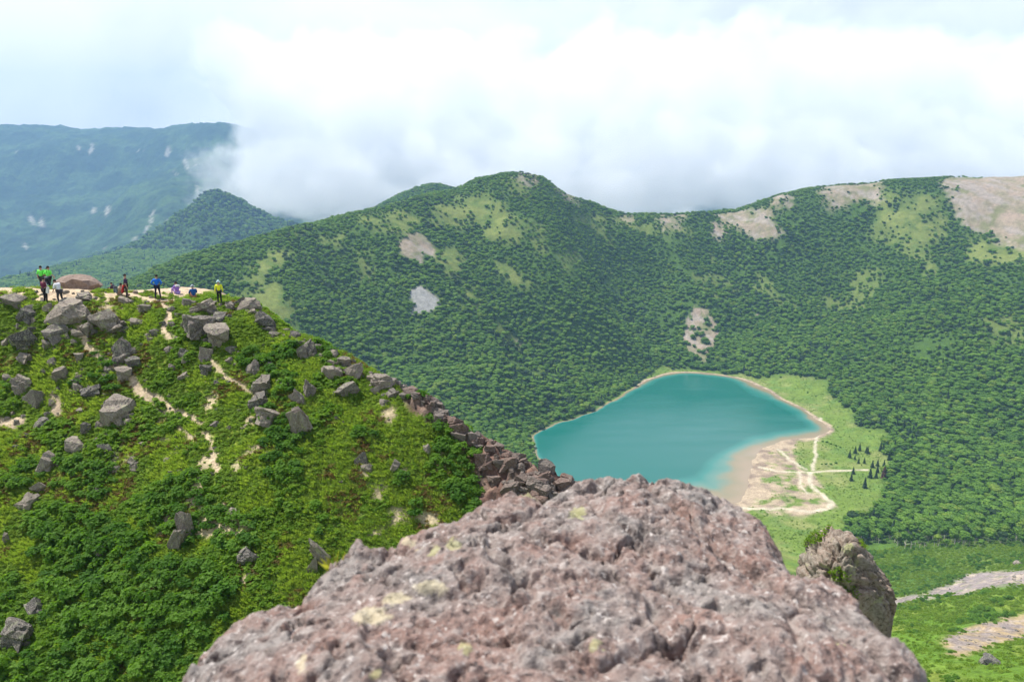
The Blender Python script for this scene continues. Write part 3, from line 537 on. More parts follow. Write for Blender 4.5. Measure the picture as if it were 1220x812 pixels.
big = [
 (15,357,26,15,'low flat grey rock by the sandy crest near the picture edge'),(33,373,22,20,'pale lichen-covered slab lying tilted in grass under the crest'),(57,367,13,12,'small dark rock just under the feet of the hiker in maroon'),
 (84,369,42,30,'large grey boulder with a dark hollow below, beside the white-shirted hiker'),(102,352,24,11,'flat slab jutting out behind the large grey boulder'),(64,395,27,20,'low rounded grey boulder with weeds growing over it'),
 (30,404,30,30,'pointed boulder with sunlit cap and black overhanging face'),(30,427,18,14,'pale grey stone in front of the black-faced pointed boulder'),(5,407,11,11,'small round stone left of the pointed boulder'),
 (131,381,38,30,'broad grey boulder with blocks piled against its side above the gully'),(102,391,13,19,'narrow upright stone at the head of the gully'),(110,378,13,11,'pinkish stone in the gully head'),(90,397,17,9,'pale flat stone at the gully head'),
 (147,415,24,30,'square-cut tall grey block standing beside the sandy gully'),(148,444,19,17,'grey block with a shadowed step, below the square-cut block'),(158,431,17,14,'dark angular stone right of the square-cut block'),
 (72,444,19,19,'dark cubic rock in brown heather'),(62,431,11,11,'small knobbly stone above the dark cubic rock'),(52,443,7,9,'narrow grey stone left of the dark cubic rock'),(110,465,24,14,'wedge-shaped grey rock lying flat in the moss'),(93,461,10,13,'upright stone touching the wedge-shaped rock'),
 (26,456,24,22,'pinkish brown block at the top of a broken outcrop near the picture edge'),(40,471,24,26,'dark lower block of the broken pinkish outcrop'),(139,490,36,40,'big rugged dark boulder in the middle of the mossy slope'),(129,441,11,9,'small pale stone in leaves left of the stepped block'),
 (234,385,42,38,'largest pale boulder of the crest with a shadowed lower face, under the crouching hiker'),(243,364,26,17,'dark boulder directly under the seated hiker in blue'),(225,360,15,11,'small rock with black shadow left of the seated hiker in blue'),
 (261,397,30,26,'brownish boulder leaning against the largest pale boulder'),(260,379,22,11,'dark slab above the brownish leaning boulder'),(297,361,24,18,'steep slab in the stack at the right end of the crest'),(306,355,20,20,'topmost slab of the stack at the right end of the crest'),(286,358,16,14,'rounded grey rock at the left of the slab stack'),(312,379,28,18,'black-shadowed lowest rock of the slab stack'),
 (275,364,14,8,'whitish flat stone right of the hiker in yellow'),(245,421,17,16,'upright dark stone in the moss below the brownish boulder'),(220,421,13,15,'two-tone grey stone left of the upright dark stone'),(245,441,13,15,'pale grey stone lowest of the row under the brownish boulder'),
 (172,367,15,12,'grey rock with dark side just below the hiker in the blue jacket'),(163,382,16,10,'weathered flat rocks under the hiker in the blue jacket'),(150,358,16,11,'dark slanting rock in front of the seated grey hiker'),(275,416,12,8,'thin slab beside reddish heather'),
 (55,551,20,30,'pale upright rock among leaves on the lower slope'),(89,530,20,17,'cap-shaped pale rock on the lower slope'),(49,579,18,18,'pale top block of a pair in the shrubs'),(31,597,22,20,'lower dark block of a pair in the shrubs'),(127,535,20,16,'grey boulder under the big rugged dark boulder'),(159,551,14,9,'small pale stone lying in bright moss'),
 (52,503,20,13,'grey stone right of the sandy patch'),(102,509,12,14,'dark stone left of the big rugged boulder'),(210,640,15,34,'dark left blade of a rock outcrop in the shrubs'),(221,624,17,40,'tall grey right blade of a rock outcrop in the shrubs'),(292,660,26,20,'black-shadowed rock under the overhanging bushes'),
 (43,722,28,24,'grey rock above the thicket at lower left'),(22,752,34,34,'big tilted slab in the bottom left corner'),(8,766,18,22,'dark rock at the frame edge in the bottom left corner'),(116,658,11,22,'upright stone half buried in the thicket'),(278,611,11,15,'pale stone beside the lower sandy streak'),(6,640,9,16,'narrow stone at the frame edge among grass'),(118,584,9,13,'dark gap stone in the shrubs'),
 (302,438,18,22,'top knob of the long rock rib in the middle of the slope'),(312,456,20,26,'second block down the long rock rib'),(309,476,22,22,'third, wide block of the long rock rib'),(318,495,30,18,'foot of the long rock rib, a slab lying sideways'),(324,437,12,14,'small block right of the rib top'),
 (367,462,16,26,'upper brown fin of the twin-fin outcrop'),(355,472,16,24,'left grey fin of the twin-fin outcrop'),(359,499,24,40,'large lower fin of the twin-fin outcrop with shadowed foot'),(344,457,10,10,'loose knob above the twin-fin outcrop'),(361,420,12,22,'thin upright rock below the crest'),(368,415,16,26,'cracked upright rock next to the thin one below the crest'),
 (397,442,23,22,'left block in the group of four grey blocks on the crest'),(409,429,17,14,'back block in the group of four grey blocks on the crest'),(421,441,23,17,'right block in the group of four grey blocks on the crest'),(413,464,26,16,'low dark-faced block in front of the four grey blocks'),(396,421,13,12,'small block at the upper left of the four grey blocks'),
 (457,451,26,22,'brown slab on the crest right of the four grey blocks'),(428,427,12,10,'small rounded stone on the skyline behind the four blocks'),(430,544,15,18,'mottled rock knob on the bright lower slope'),(436,556,12,10,'smaller stone under the mottled rock knob'),(507,536,11,10,'dark stone beside the round bush'),(470,556,12,18,'dark fin in the bright grass'),(457,479,12,9,'brown stone in grass under the crest slab'),(429,514,9,10,'grey stone in the bright upper grass'),
 (383,655,15,46,'tall pale pinnacle of rock in front of the foreground rock'),(372,672,12,24,'lower shoulder of the pale pinnacle')]
for b in big:
    put_rock(b[0], b[1], b[2]*1.12, b[3]*1.12, b[4], mesh=None if b[2] > 14 else brng.choice(BS+BT))
    if b[2] >= 16:                                        # broken pieces lying against the foot of the larger blocks
        for q_ in range(brng.choice((1, 2, 2, 3))):
            w_ = b[2]*brng.uniform(.2, .38); put_rock(b[0]+brng.uniform(-.62, .62)*b[2], b[1]+b[3]*brng.uniform(.05, .42), w_, w_*brng.uniform(.55, .9), 'broken grey fragment lying against the foot of a larger boulder on the left slope', 'fragments at the feet of the larger boulders', mesh=brng.choice(BS), name='stone')
# reddish crest rocks, in a ragged band
band = [(480,460),(500,472),(520,489),(545,507),(570,528),(600,550),(630,566),(660,577),(690,588)]
nred = 0
for k in range(230):
    t = brng.random()*(len(band)-1); i = int(t); f = t-i; x = band[i][0]*(1-f)+band[i+1][0]*f; y = band[i][1]*(1-f)+band[i+1][1]*f
    dn = brng.random()**1.3; x += brng.uniform(-8, 10); y += -11+dn*(12+.36*max(0, x-500)*(.5 if x > 640 else 1))
    if y > 640 or (x < 575 and y > 545+ (x-520)*.9): continue
    s = brng.choice((6, 7, 8, 9, 10, 12, 13, 16, 20, 22)); h = ridge.hit(x, y, 30, 75, .1)
    if h is None or h.y < 36: continue
    st = 0 if x < 545 else 1 if x < 610 else 2
    if put_rock(x, y, s, s*brng.uniform(.55, .95), ('jagged reddish rock on the upper stretch of the broken crest, left of the round bush', 'jagged reddish rock on the middle stretch of the broken crest, above the round bush', 'jagged reddish rock on the lowest stretch of the broken crest, against the turquoise lake')[st], 'reddish rocks, %s stretch of the broken crest' % ('upper', 'middle', 'lowest')[st], name='crest_rock', dep=1.1): nred += 1
spine = [(304,372),(330,391),(352,398),(372,407),(400,421),(430,438),(460,455),(482,464)]
for k in range(70):
    t = brng.random()*(len(spine)-1); i = int(t); f = t-i; x = spine[i][0]*(1-f)+spine[i+1][0]*f+brng.uniform(-3, 3); y = spine[i][1]*(1-f)+spine[i+1][1]*f+brng.uniform(-4, 17)
    s = brng.choice((5, 6, 7, 8, 9, 10, 12, 14)); put_rock(x, y, s, s*brng.uniform(.55, .9), 'grey brown rock along the skyline spine between the slab stack and the reddish crest', 'rocks of the skyline spine above the four grey blocks', name='spine_rock')
redmesh = {}
for o in [o for o in C.objects if o.name.startswith('crest_rock')]:
    k = o.data.name
    if k not in redmesh: n_ = o.data.copy(); n_.materials.clear(); n_.materials.append(m_red); redmesh[k] = n_
    o.data = redmesh[k]
for k in range(240):
    x, y = (brng.uniform(0, 470), brng.uniform(352, 600)) if k < 170 else (brng.uniform(0, 285), brng.uniform(346, 368))
    h = ridge.hit(x, y, 30, 75, .1)
    if h is None or h.y > 64.5: continue
    sl = float(gsoil(h.x, h.y))
    if sl < .25 and brng.random() < .55: continue
    s = brng.choice((3, 4, 4, 5, 6, 7)); put_rock(x, y, s, s*brng.uniform(.5, .8), 'small loose grey stone lying on the mossy left slope', 'small stones scattered over the left slope', mesh=brng.choice(BS), name='stone')
for k in range(150):
    x, y = brng.uniform(0, 335), 356+brng.random()**1.4*210
    if y < np.interp(x, [0, 300, 335], [350, 358, 392]) or (x > 240 and y > 430 and brng.random() < .6): continue
    s = brng.choice((6, 7, 7, 8, 9, 10, 11, 13)); left = x < 110
    put_rock(x, y, s, s*brng.uniform(.6, 1.0), 'half-buried dark rock among heath on the upper slope, left of the sandy gully' if x < 150 else 'half-buried dark rock in the moss of the upper slope, right of the sandy gully', 'half-buried rocks left of the gully' if x < 150 else 'half-buried rocks right of the gully', sink=.36)
# ------------------------------------------------------------------ the crag beyond the right end of the foreground rock
def crag():
    bm = bmesh.new(); bmesh.ops.create_icosphere(bm, subdivisions=6, radius=1)
    c0 = Vector(P(1008, 705, 20)); s = pxm(c0)
    for v in bm.verts:
        p = v.co.copy(); q_ = p*1.4+Vector((3, 8, 1))
        d = mnoise.fractal(q_, 1, 2, 3)*.10
        f1 = mnoise.voronoi(p*2.2+Vector((5, 2, 9)))[0]; d += min(.15, (f1[1]-f1[0])*.6)
        f2 = mnoise.voronoi(Vector((p.x*5, p.y*5, p.z*7))+Vector((1, 2, 3)))[0]; d += min(.085, (f2[1]-f2[0])*.5)
        f3 = mnoise.voronoi(p*13)[0]; d += min(.022, (f3[1]-f3[0])*.12)
        d += mnoise.fractal(p*9, 1, 2, 3)*.018
        p = Vector([math.copysign(abs(c)**.62, c) for c in p])*(.76+d)
        up = max(0, p.z); tp = 1-.62*max(0, min(1, (p.x+.12)/1.0))**1.25-.25*max(0, -p.x-.35)
        p.x = p.x*(1-.16*up)
        v.co = Vector((p.x*54*s, p.y*46*s, p.z*((80*tp) if p.z > 0 else 260)*s))
    me = bpy.data.meshes.new('crag'); bm.to_mesh(me); bm.free()
    me.polygons.foreach_set('use_smooth', [True]*len(me.polygons))
    mm = M('crag_rock'); ps = mm.geo(); a, b = mm.noise(ps, 1.3, 5), mm.noise(ps, 9, 6, .7)
    c = mm.mix(mm.ramp(a, (.4, 0.0), (.6, 1.0)), (.185, .16, .13), (.22, .165, .13)); c = mm.mix(mm.ramp(b, (.48, 0.0), (.66, 1.0)), c, (.28, .245, .21)); c = mm.mix(mm.ramp(b, (.34, 1.0), (.47, 0.0)), c, (.05, .042, .036))
    c = mm.mix(mm.ramp(mm.noise(ps, 2.3, 5), (.60, 0.0), (.66, .55)), c, (.33, .35, .16))
    o = tag(obj('crag', me, mm.bsdf(c, .93, mm.bump(b, 1, .05), .15), None, c0), 'rugged brown-grey crag with a grassy cap, behind the right end of the foreground rock', 'crag')
    return o, me
crag_o, crag_me = crag()
# ================================================================== VEGETATION
def leafcloud(seed, n_ros, rad, h, leaf, per=6, inner=.55, up=.5):
    """a shrub crown: rosettes of folded leaves spread over and inside a lumpy dome"""
    r = np.random.default_rng(seed); V, Q = [], []
    lumps = [(r.uniform(-.5, .5)*rad, r.uniform(-.5, .5)*rad, r.uniform(.3, .75)*h, r.uniform(.35, .6)) for _ in range(7)]
    for i in range(n_ros):
        lx_, ly_, lz_, lr = lumps[r.integers(7)]
        d = r.normal(size=3); d[2] = abs(d[2])*1.1-.25; d /= np.linalg.norm(d)
        k = r.uniform(inner, 1)
        c = np.array([lx_+d[0]*lr*rad*k, ly_+d[1]*lr*rad*k, max(.03, lz_+d[2]*lr*h*k*.8)])
        ax = d*.7+np.array([0, 0, up])+r.normal(size=3)*.25; ax /= np.linalg.norm(ax)
        t = np.cross(ax, [1, .3, .2]); t /= np.linalg.norm(t); b = np.cross(ax, t); ph = r.uniform(0, 6.28)
        for j in range(per):
            a = ph+6.283*j/per+r.uniform(-.3, .3); o = t*math.cos(a)+b*math.sin(a); s = np.cross(ax, o)
            L_ = leaf*r.uniform(.7, 1.25); w_ = L_*.30; tip = c+o*L_+ax*L_*r.uniform(-.05, .4); md_ = c+o*L_*.5+ax*L_*.22
            k0 = len(V); V += [c, md_+s*w_, tip, md_-s*w_]; Q.append((k0, k0+1, k0+2, k0+3))
    return rawmesh('foliage', np.array(V), np.array(Q), None, False)
def tuft(seed, n, rad, h, wid):
    r = np.random.default_rng(seed); V, Q = [], []
    for i in range(n):
        a = r.uniform(0, 6.28); q_ = r.uniform(0, 1)**.5*rad; b = np.array([math.cos(a)*q_, math.sin(a)*q_, -.02]); l = np.array([math.cos(a), math.sin(a), 0])*r.uniform(.1, .8)*h+r.normal(size=3)*.12*h*np.array([1, 1, 0])
        hh = h*r.uniform(.55, 1.1); s = np.array([-math.sin(a+r.uniform(-1, 1)), math.cos(a), 0])*wid
        k0 = len(V); V += [b-s, b+s, b+l*.45+[0, 0, hh*.7]+s*.6, b+l+[0, 0, hh]]; Q.append((k0, k0+1, k0+2, k0+3))
    return rawmesh('tuft', np.array(V), np.array(Q), None, False)
m_shrub = leafmat('shrub_leaf', (.065, .165, .018), (.145, .275, .03), .3)
m_herb = leafmat('herb_leaf', (.11, .22, .02), (.19, .31, .035), .3)
m_moss = leafmat('heath_leaf', (.145, .25, .024), (.22, .325, .04), .3)
m_straw = leafmat('straw_grass', (.17, .275, .045), (.25, .33, .075), .3)
m_heather = leafmat('heather', (.17, .145, .035), (.17, .09, .04), .3)
m_bark = plain('grey_bark', (.20, .17, .14)); m_pale = plain('pale_birch_bark', (.50, .46, .38))
HID = bpy.data.collections.new('templates')
def tmpl(name, me, mat, coll):
    me.materials.append(mat); o = bpy.data.objects.new(name, me); coll.objects.link(o); return o
def scatter(name, pts, scl, var, coll, kind='stuff', squash=None, parent=None, nrm=None):
    """one object: points that carry instances of the templates in coll (geometry nodes)"""
    me = bpy.data.meshes.new(name); n = len(pts); me.vertices.add(n); me.vertices.foreach_set('co', np.asarray(pts, np.float32).ravel())
    a = me.attributes.new('scl', 'FLOAT_VECTOR', 'POINT'); s3 = np.asarray(scl, np.float32); s3 = np.c_[s3, s3, s3*(squash if squash is not None else 1)] if s3.ndim == 1 else s3
    a.data.foreach_set('vector', s3.astype(np.float32).ravel())
    a = me.attributes.new('rotv', 'FLOAT_VECTOR', 'POINT'); rv = np.zeros((n, 3), np.float32); rv[:, 2] = rng.uniform(0, 6.28, n); rv[:, :2] = rng.uniform(-.12, .12, (n, 2)); a.data.foreach_set('vector', rv.ravel())
    a = me.attributes.new('var', 'INT', 'POINT'); a.data.foreach_set('value', np.asarray(var, np.int32))
    ng_ = bpy.data.node_groups.new(name, 'GeometryNodeTree'); ng_.interface.new_socket('Geometry', in_out='INPUT', socket_type='NodeSocketGeometry'); ng_.interface.new_socket('Geometry', in_out='OUTPUT', socket_type='NodeSocketGeometry')
    N = ng_.nodes.new; gi, go = N('NodeGroupInput'), N('NodeGroupOutput'); ip = N('GeometryNodeInstanceOnPoints'); ci_ = N('GeometryNodeCollectionInfo')
    ci_.inputs['Collection'].default_value = coll; ci_.inputs['Separate Children'].default_value = True; ci_.inputs['Reset Children'].default_value = True
    lk = ng_.links.new; lk(gi.outputs[0], ip.inputs['Points']); lk(ci_.outputs[0], ip.inputs['Instance']); ip.inputs['Pick Instance'].default_value = True
    def na(nm, ty):
        x = N('GeometryNodeInputNamedAttribute'); x.data_type = ty; x.inputs[0].default_value = nm; return [o_ for o_ in x.outputs if o_.enabled][0]
    lk(na('var', 'INT'), ip.inputs['Instance Index']); lk(na('scl', 'FLOAT_VECTOR'), ip.inputs['Scale']); lk(na('rotv', 'FLOAT_VECTOR'), ip.inputs['Rotation']); lk(ip.outputs[0], go.inputs[0])
    o = obj(name, me, None, parent); md_ = o.modifiers.new('scatter', 'NODES'); md_.node_group = ng_
    if kind: o['kind'] = kind
    return o
def inpoly(px, py, polys):
    r = np.zeros(np.shape(px), bool)
    for p in polys: r |= sdpoly(px, py, p) > 0
    return r
# ---- shrubs on the near ridge
thick = [[(35,632),(62,602),(108,612),(150,628),(185,660),(240,668),(262,690),(290,700),(262,735),(240,765),(205,815),(160,900),(-40,900),(-40,800),(60,770),(66,715),(40,672)]]
clumps = [[(195,577),(235,570),(262,600),(300,620),(306,655),(270,662),(245,640),(232,655),(200,640),(176,634),(168,600)],[(12,548),(45,540),(52,575),(28,592),(8,575)],[(62,548),(112,545),(142,572),(122,602),(70,592)],
          [(318,412),(350,420),(352,500),(372,542),(362,577),(332,582),(318,540),(310,500),(325,470)],[(286,412),(322,420),(318,436),(288,440)],[(520,505),(552,512),(566,560),(576,600),(560,612),(535,592),(520,560),(508,530)],
          [(112,420),(136,418),(136,442),(112,440)],[(0,436),(32,440),(30,464),(0,466)],[(84,442),(140,448),(142,470),(90,462)],[(0,770),(14,690),(30,712),(22,740),(0,790)],[(376,412),(392,416),(392,436),(378,430)],[(495,470),(512,474),(512,490),(497,488)],[(430,500),(450,512),(446,528),(430,520)],[(378,600),(392,610),(388,640),(374,630)],[(492,600),(512,604),(506,640),(492,632)],[(240,735),(270,715),(280,705),(262,740)],[(470,560),(480,556),(482,580),(470,582)]]
Xs = [leafcloud(20+i, 120, .62, .62, .115, 6) for i in range(7)]
for me in Xs: me.materials.append(m_shrub)
def stem_mesh(r0, r1, h, seed=1, seg=6, rings=5, wob=.06, limbs=0):
    r = random.Random(seed); V, Q = [], []
    def tube(p0, p1, a, b, n=rings, wv=wob):
        k0 = len(V); d = (Vector(p1)-Vector(p0)); ln = d.length; t = d.orthogonal().normalized(); bt = d.normalized().cross(t)
        for i in range(n+1):
            f = i/n; c = Vector(p0)+d*f+(t*r.uniform(-1, 1)+bt*r.uniform(-1, 1))*wv*ln*(f > 0)*(f < 1); rr = a*(1-f)+b*f
            for j in range(seg): V.append(c+(t*math.cos(6.283*j/seg)+bt*math.sin(6.283*j/seg))*rr)
        for i in range(n):
            for j in range(seg): Q.append((k0+i*seg+j, k0+i*seg+(j+1) % seg, k0+(i+1)*seg+(j+1) % seg, k0+(i+1)*seg+j))
        return V[k0+(n//2)*seg]
    tube((0, 0, -.3*h*.2), (0, 0, h), r0, r1)
    for k in range(limbs):
        z = h*r.uniform(.35, .8); a = r.uniform(0, 6.28); l = h*r.uniform(.25, .45); tube((0, 0, z), (math.cos(a)*l, math.sin(a)*l, z+l*r.uniform(.5, 1)), r0*.5, r1*.5, 3)
    return rawmesh('trunk', np.array(V), np.array(Q), None, True)
sh_stem = stem_mesh(.04, .015, .5, 3, 5, 3, .1, 4); sh_stem.materials.append(m_bark)
gx = np.arange(-46, 8, .55); gy = np.arange(33.5, 62, .55); SX, SY = np.meshgrid(gx, gy); SX = (SX+rng.uniform(-.25, .25, SX.shape)).ravel(); SY = (SY+rng.uniform(-.25, .25, SY.shape)).ravel(); SZ = ridge(SX, SY)
spx, spy = proj(SX, SY, SZ); jx_ = spx+rng.normal(0, 4, len(spx)); jy_ = spy+rng.normal(0, 4, len(spx))
inT, inC = inpoly(jx_, jy_, thick), inpoly(jx_, jy_, clumps)
vis = (spx > -30) & (spx < 700) & (spy < 850)
iT = np.nonzero(inT & vis)[0]; iC = np.nonzero(inC & vis & ~inT)[0]; rng.shuffle(iT); rng.shuffle(iC)
def shrub(i, label, group, s):
    o = tag(bpy.data.objects.new('shrub', None), label, 'shrub', group); C.objects.link(o); o.empty_display_size = .2
    o.location = (SX[i], SY[i], SZ[i]-.06); o.rotation_euler = (rng.uniform(-.1, .1), rng.uniform(-.1, .1), rng.uniform(0, 6.28)); o.scale = (s*rng.uniform(.85, 1.2), s*rng.uniform(.85, 1.2), s*rng.uniform(.75, 1.2))
    obj('foliage', Xs[rng.integers(7)], None, o); obj('stem', sh_stem, None, o)
nT, nC = min(len(iT), 170), min(len(iC), 125)
for i in iT[:nT]: shrub(i, 'dense dark green leafy shrub in the thicket on the lower left slope', 'shrubs of the thicket on the lower left slope', rng.uniform(.75, 1.3))
cn = ['in the clump around the twin-bladed rock outcrop','left of the pale cap-shaped rock near the frame edge','just above the thicket, under the cap-shaped rock','in the strip between the rock rib and the twin-fin outcrop','over the top of the long rock rib','in the large round patch beside the broken reddish crest','beside the sandy gully under the square-cut block','by the frame edge next to the broken pinkish outcrop','around the dark cubic rock and wedge-shaped rock','in the bottom left corner','below the four grey blocks','on the crest above the round patch','in the bright grass right of the rock fins','in the grass above the pale pinnacle','in the grass left of the foreground rock top','at the left rim of the foreground rock','near the dark fin in the bright grass']
for i in iC[:nC]:
    j = max(range(len(clumps)), key=lambda q_: float(sdpoly(np.array([jx_[i]]), np.array([jy_[i]]), clumps[q_])[0]))
    shrub(i, 'dark green leafy bush '+cn[j], 'bushes '+cn[j], rng.uniform(.6, 1.0))
rest = np.r_[iT[nT:], iC[nC:]]
cshrub = bpy.data.collections.new('t_shrub')
for k in range(5): tmpl('foliage_%d' % k, Xs[k].copy(), m_shrub, cshrub) if False else cshrub.objects.link(bpy.data.objects.new('foliage', Xs[k]))
if len(rest): scatter('undergrowth', np.c_[SX, SY, SZ-.06][rest], rng.uniform(.55, 1.05, len(rest)), rng.integers(0, 5, len(rest)), cshrub)
# ---- low cover: heath cushions, herbs, grass
ccov = bpy.data.collections.new('t_cover')
cov = []
for k in range(3): cov.append(tmpl('c%d' % k, leafcloud(60+k, 26, .26, .16, .075, 5, .3, .9), m_moss, ccov))
for k in range(3, 5): cov.append(tmpl('c%d' % k, leafcloud(60+k, 26, .28, .26, .10, 5, .3, .6), m_herb, ccov))
for k in range(5, 7): cov.append(tmpl('c%d' % k, tuft(60+k, 34, .16, .26, .010), m_straw, ccov))
cov.append(tmpl('c7', leafcloud(67, 26, .26, .17, .06, 5, .3, .9), m_heather, ccov))
n = 125000; CX_, CY_ = rng.uniform(-45, 16, n), rng.uniform(30, 64.5, n); CZ_ = ridge(CX_, CY_); cpx, cpy = proj(CX_, CY_, CZ_)
dns = (1-np.clip(gsoil(CX_, CY_)*1.15, 0, 1))*(1-np.clip(gred(CX_, CY_)*1.02, 0, 1)); k = (rng.random(n) < dns) & (cpx > -30) & (cpx < 960) & (cpy < 850)
CX_, CY_, CZ_, cpx, cpy = CX_[k], CY_[k], CZ_[k], cpx[k], cpy[k]; n = len(CX_)
zone = fbm(CX_, CY_, 3.0, 4, 91); zb = fbm(CX_, CY_, 2.0, 4, 23)-.1*sst(500, 620, cpy); zg = fbm(CX_, CY_, 1.6, 3, 93); rr = rng.random(n)
grassy = sst(260, 420, cpx)*sst(455, 500, cpy)
var = rng.integers(0, 3, n); var = np.where(zone+.35*rr+.25*(cpy-500)/200 > .36, rng.integers(3, 5, n), var); var = np.where((zg+.3*rr > .30) | (grassy*.62 > rng.random(n)), rng.integers(5, 7, n), var); var = np.where((zb > .22) & (rr < .5), 7, var)
scatter('ground_cover', np.c_[CX_, CY_, CZ_-.02], rng.uniform(.45, 1.05, n)*np.where(var >= 5, 1.1, 1.0)*np.where((var >= 3) & (var < 5), 1.0+.4*(zone > .3), 1), var, ccov)
# ---- tree crowns
def crown(seed, w_, h_, z0, n=9, sub=2, rough=.22, leaves=0):
    r = random.Random(seed); bm = bmesh.new()
    for i in range(n):
        a = r.uniform(0, 6.28); q_ = (r.random()**.6)*w_*.55; z = z0+h_*(.25+.6*r.random()*(1-.5*q_/w_)); rad = w_*r.uniform(.32, .52)
        c = Vector((math.cos(a)*q_, math.sin(a)*q_, z)); o_ = Vector((seed*3.1, i*7.7, 1))
        res = bmesh.ops.create_icosphere(bm, subdivisions=sub, radius=rad)
        for v in res['verts']:
            p = v.co.copy(); v.co = c+Vector((p.x, p.y, p.z*.8))*(1+mnoise.noise(p*3.2/w_*2+o_)*rough*1.8+mnoise.noise(p*9/w_*2+o_)*rough)
    me = bpy.data.meshes.new('crown'); bm.to_mesh(me); bm.free()
    if leaves:
        rr_ = np.random.default_rng(seed); co = np.array([v.co for v in me.vertices]); nn = np.array([v.normal for v in me.vertices]); fa = [tuple(p.vertices) for p in me.polygons]
        idx = rr_.choice(len(co), leaves); V = co.tolist(); k0 = len(V); ls = w_*.11; extra = []
        for i in idx:
            c = co[i]+nn[i]*rr_.uniform(-.02, .10)*w_; d1_ = rr_.normal(size=3); d1_ /= np.linalg.norm(d1_); d2_ = np.cross(d1_, rr_.normal(size=3)); d2_ /= np.linalg.norm(d2_)+1e-9
            V += [c+d1_*ls, c+d2_*ls*.8, c-d1_*ls, c-d2_*ls*.8]; extra.append((k0, k0+1, k0+2, k0+3)); k0 += 4
        me = bpy.data.meshes.new('crown'); me.from_pydata(V, [], fa+extra)
    return me
def cone_crown(seed, w_, h_, z0, tiers=8):
    r = np.random.default_rng(seed); V, Q = [], []
    for t in range(tiers*2):
        f = t/(tiers*2-1); z = z0+h_*f; rad = w_*(1-f)**.85+.08; nb = int(9-4*f)
        for j in range(nb):
            a = 6.283*j/nb+r.uniform(-.4, .4)+t; l = rad*r.uniform(.75, 1.15); o = np.array([math.cos(a), math.sin(a), 0]); s = np.array([-math.sin(a), math.cos(a), 0])*l*.36; c = np.array([0, 0, z])
            k0 = len(V); V += [c+[0, 0, h_*.07], c+o*l*.6+s+[0, 0, -h_*.01], c+o*l+[0, 0, -h_*.05], c+o*l*.6-s+[0, 0, -h_*.01]]; Q += [(k0, k0+1, k0+2, k0+3)]
            k0 = len(V); V += [c-[0, 0, .02], c+o*l*.55+[0, 0, h_*.035], c+o*l*.9+[0, 0, -h_*.04], c+o*l*.5+[0, 0, -h_*.05]]; Q += [(k0, k0+1, k0+2, k0+3)]
    return rawmesh('crown', np.array(V), np.array(Q), None, False)
m_tree = leafmat('birch_forest_leaf', (.072, .17, .016), (.18, .315, .036), .26)
m_dark = leafmat('dark_fir_leaf', (.026, .062, .018), (.046, .095, .028), .3)
m_rust = leafmat('rusty_fir_leaf', (.10, .05, .03), (.13, .06, .04), .3)
m_lite = leafmat('light_leaf', (.14, .235, .026), (.22, .32, .04), .3)
ctree = bpy.data.collections.new('t_tree')
for k in range(8): tmpl('t%d' % k, crown(500+k, 3.0, 4.2, 1.0, 12, 1, .2, 300), (m_tree, m_tree, m_tree, m_lite, m_tree, m_tree, m_tree, m_tree)[k], ctree)
tmpl('t8', cone_crown(9, 1.7, 7.5, .3), m_dark, ctree); tmpl('t9', crown(520, 3.2, 3.6, .6, 12, 1, .2, 260), m_dark, ctree)
fpg = Grid(xs, ys, forest_p)
gx = np.arange(-1240, 1150, 4.7); gy = np.concatenate([np.arange(440, 1560, 4.7), np.arange(1564, 2580, 7.5)]); TX, TY = np.meshgrid(gx, gy); TX = (TX+rng.uniform(-2.6, 2.6, TX.shape)).ravel(); TY = (TY+rng.uniform(-2.7, 2.7, TY.shape)).ravel()
TZ = basin(TX, TY); tpx, tpy = proj(TX, TY, TZ)
fr_ = (tpx > -60) & (tpx < 1290) & (tpy > 150) & (tpy < 760) & ((tpx > 180) | (tpy < 520))
occ = (tpy > 640) & (tpx < 940); occ |= (tpy > np.interp(tpx, [0, 300, 400, 560, 700], [470, 480, 520, 610, 700])) & (tpx < 700)
pr = fpg(TX, TY); pr = np.where(pr < .5, pr*.8, pr); open_ = fbm(TX, TY, 60, 4, 5); pr = np.where((pr > .5) & (open_ > .42) & (TZ > -270), pr*.35, pr)
k = fr_ & ~occ & (rng.random(len(TX)) < pr)
TX, TY, TZ, tpx, tpy, open_ = TX[k], TY[k], TZ[k], tpx[k], tpy[k], open_[k]
n = len(TX); hs = np.clip((TZ+300)/230, 0, 1)
ts = np.where(TY > 1560, 1.5, 1.06)*rng.uniform(.45, 1.3, n)*(1.12-.42*hs)*(1+.25*fbm(TX, TY, 70, 3, 8)); tv = rng.integers(0, 8, n)
sf = fbm(TX, TY, 90, 4, 14); tv = np.where((rng.random(n) < .05+.28*(sf > .22)), 8+(rng.random(n) < .6), tv); tv = np.where((tv == 8) & (hs > .5), 9, tv)
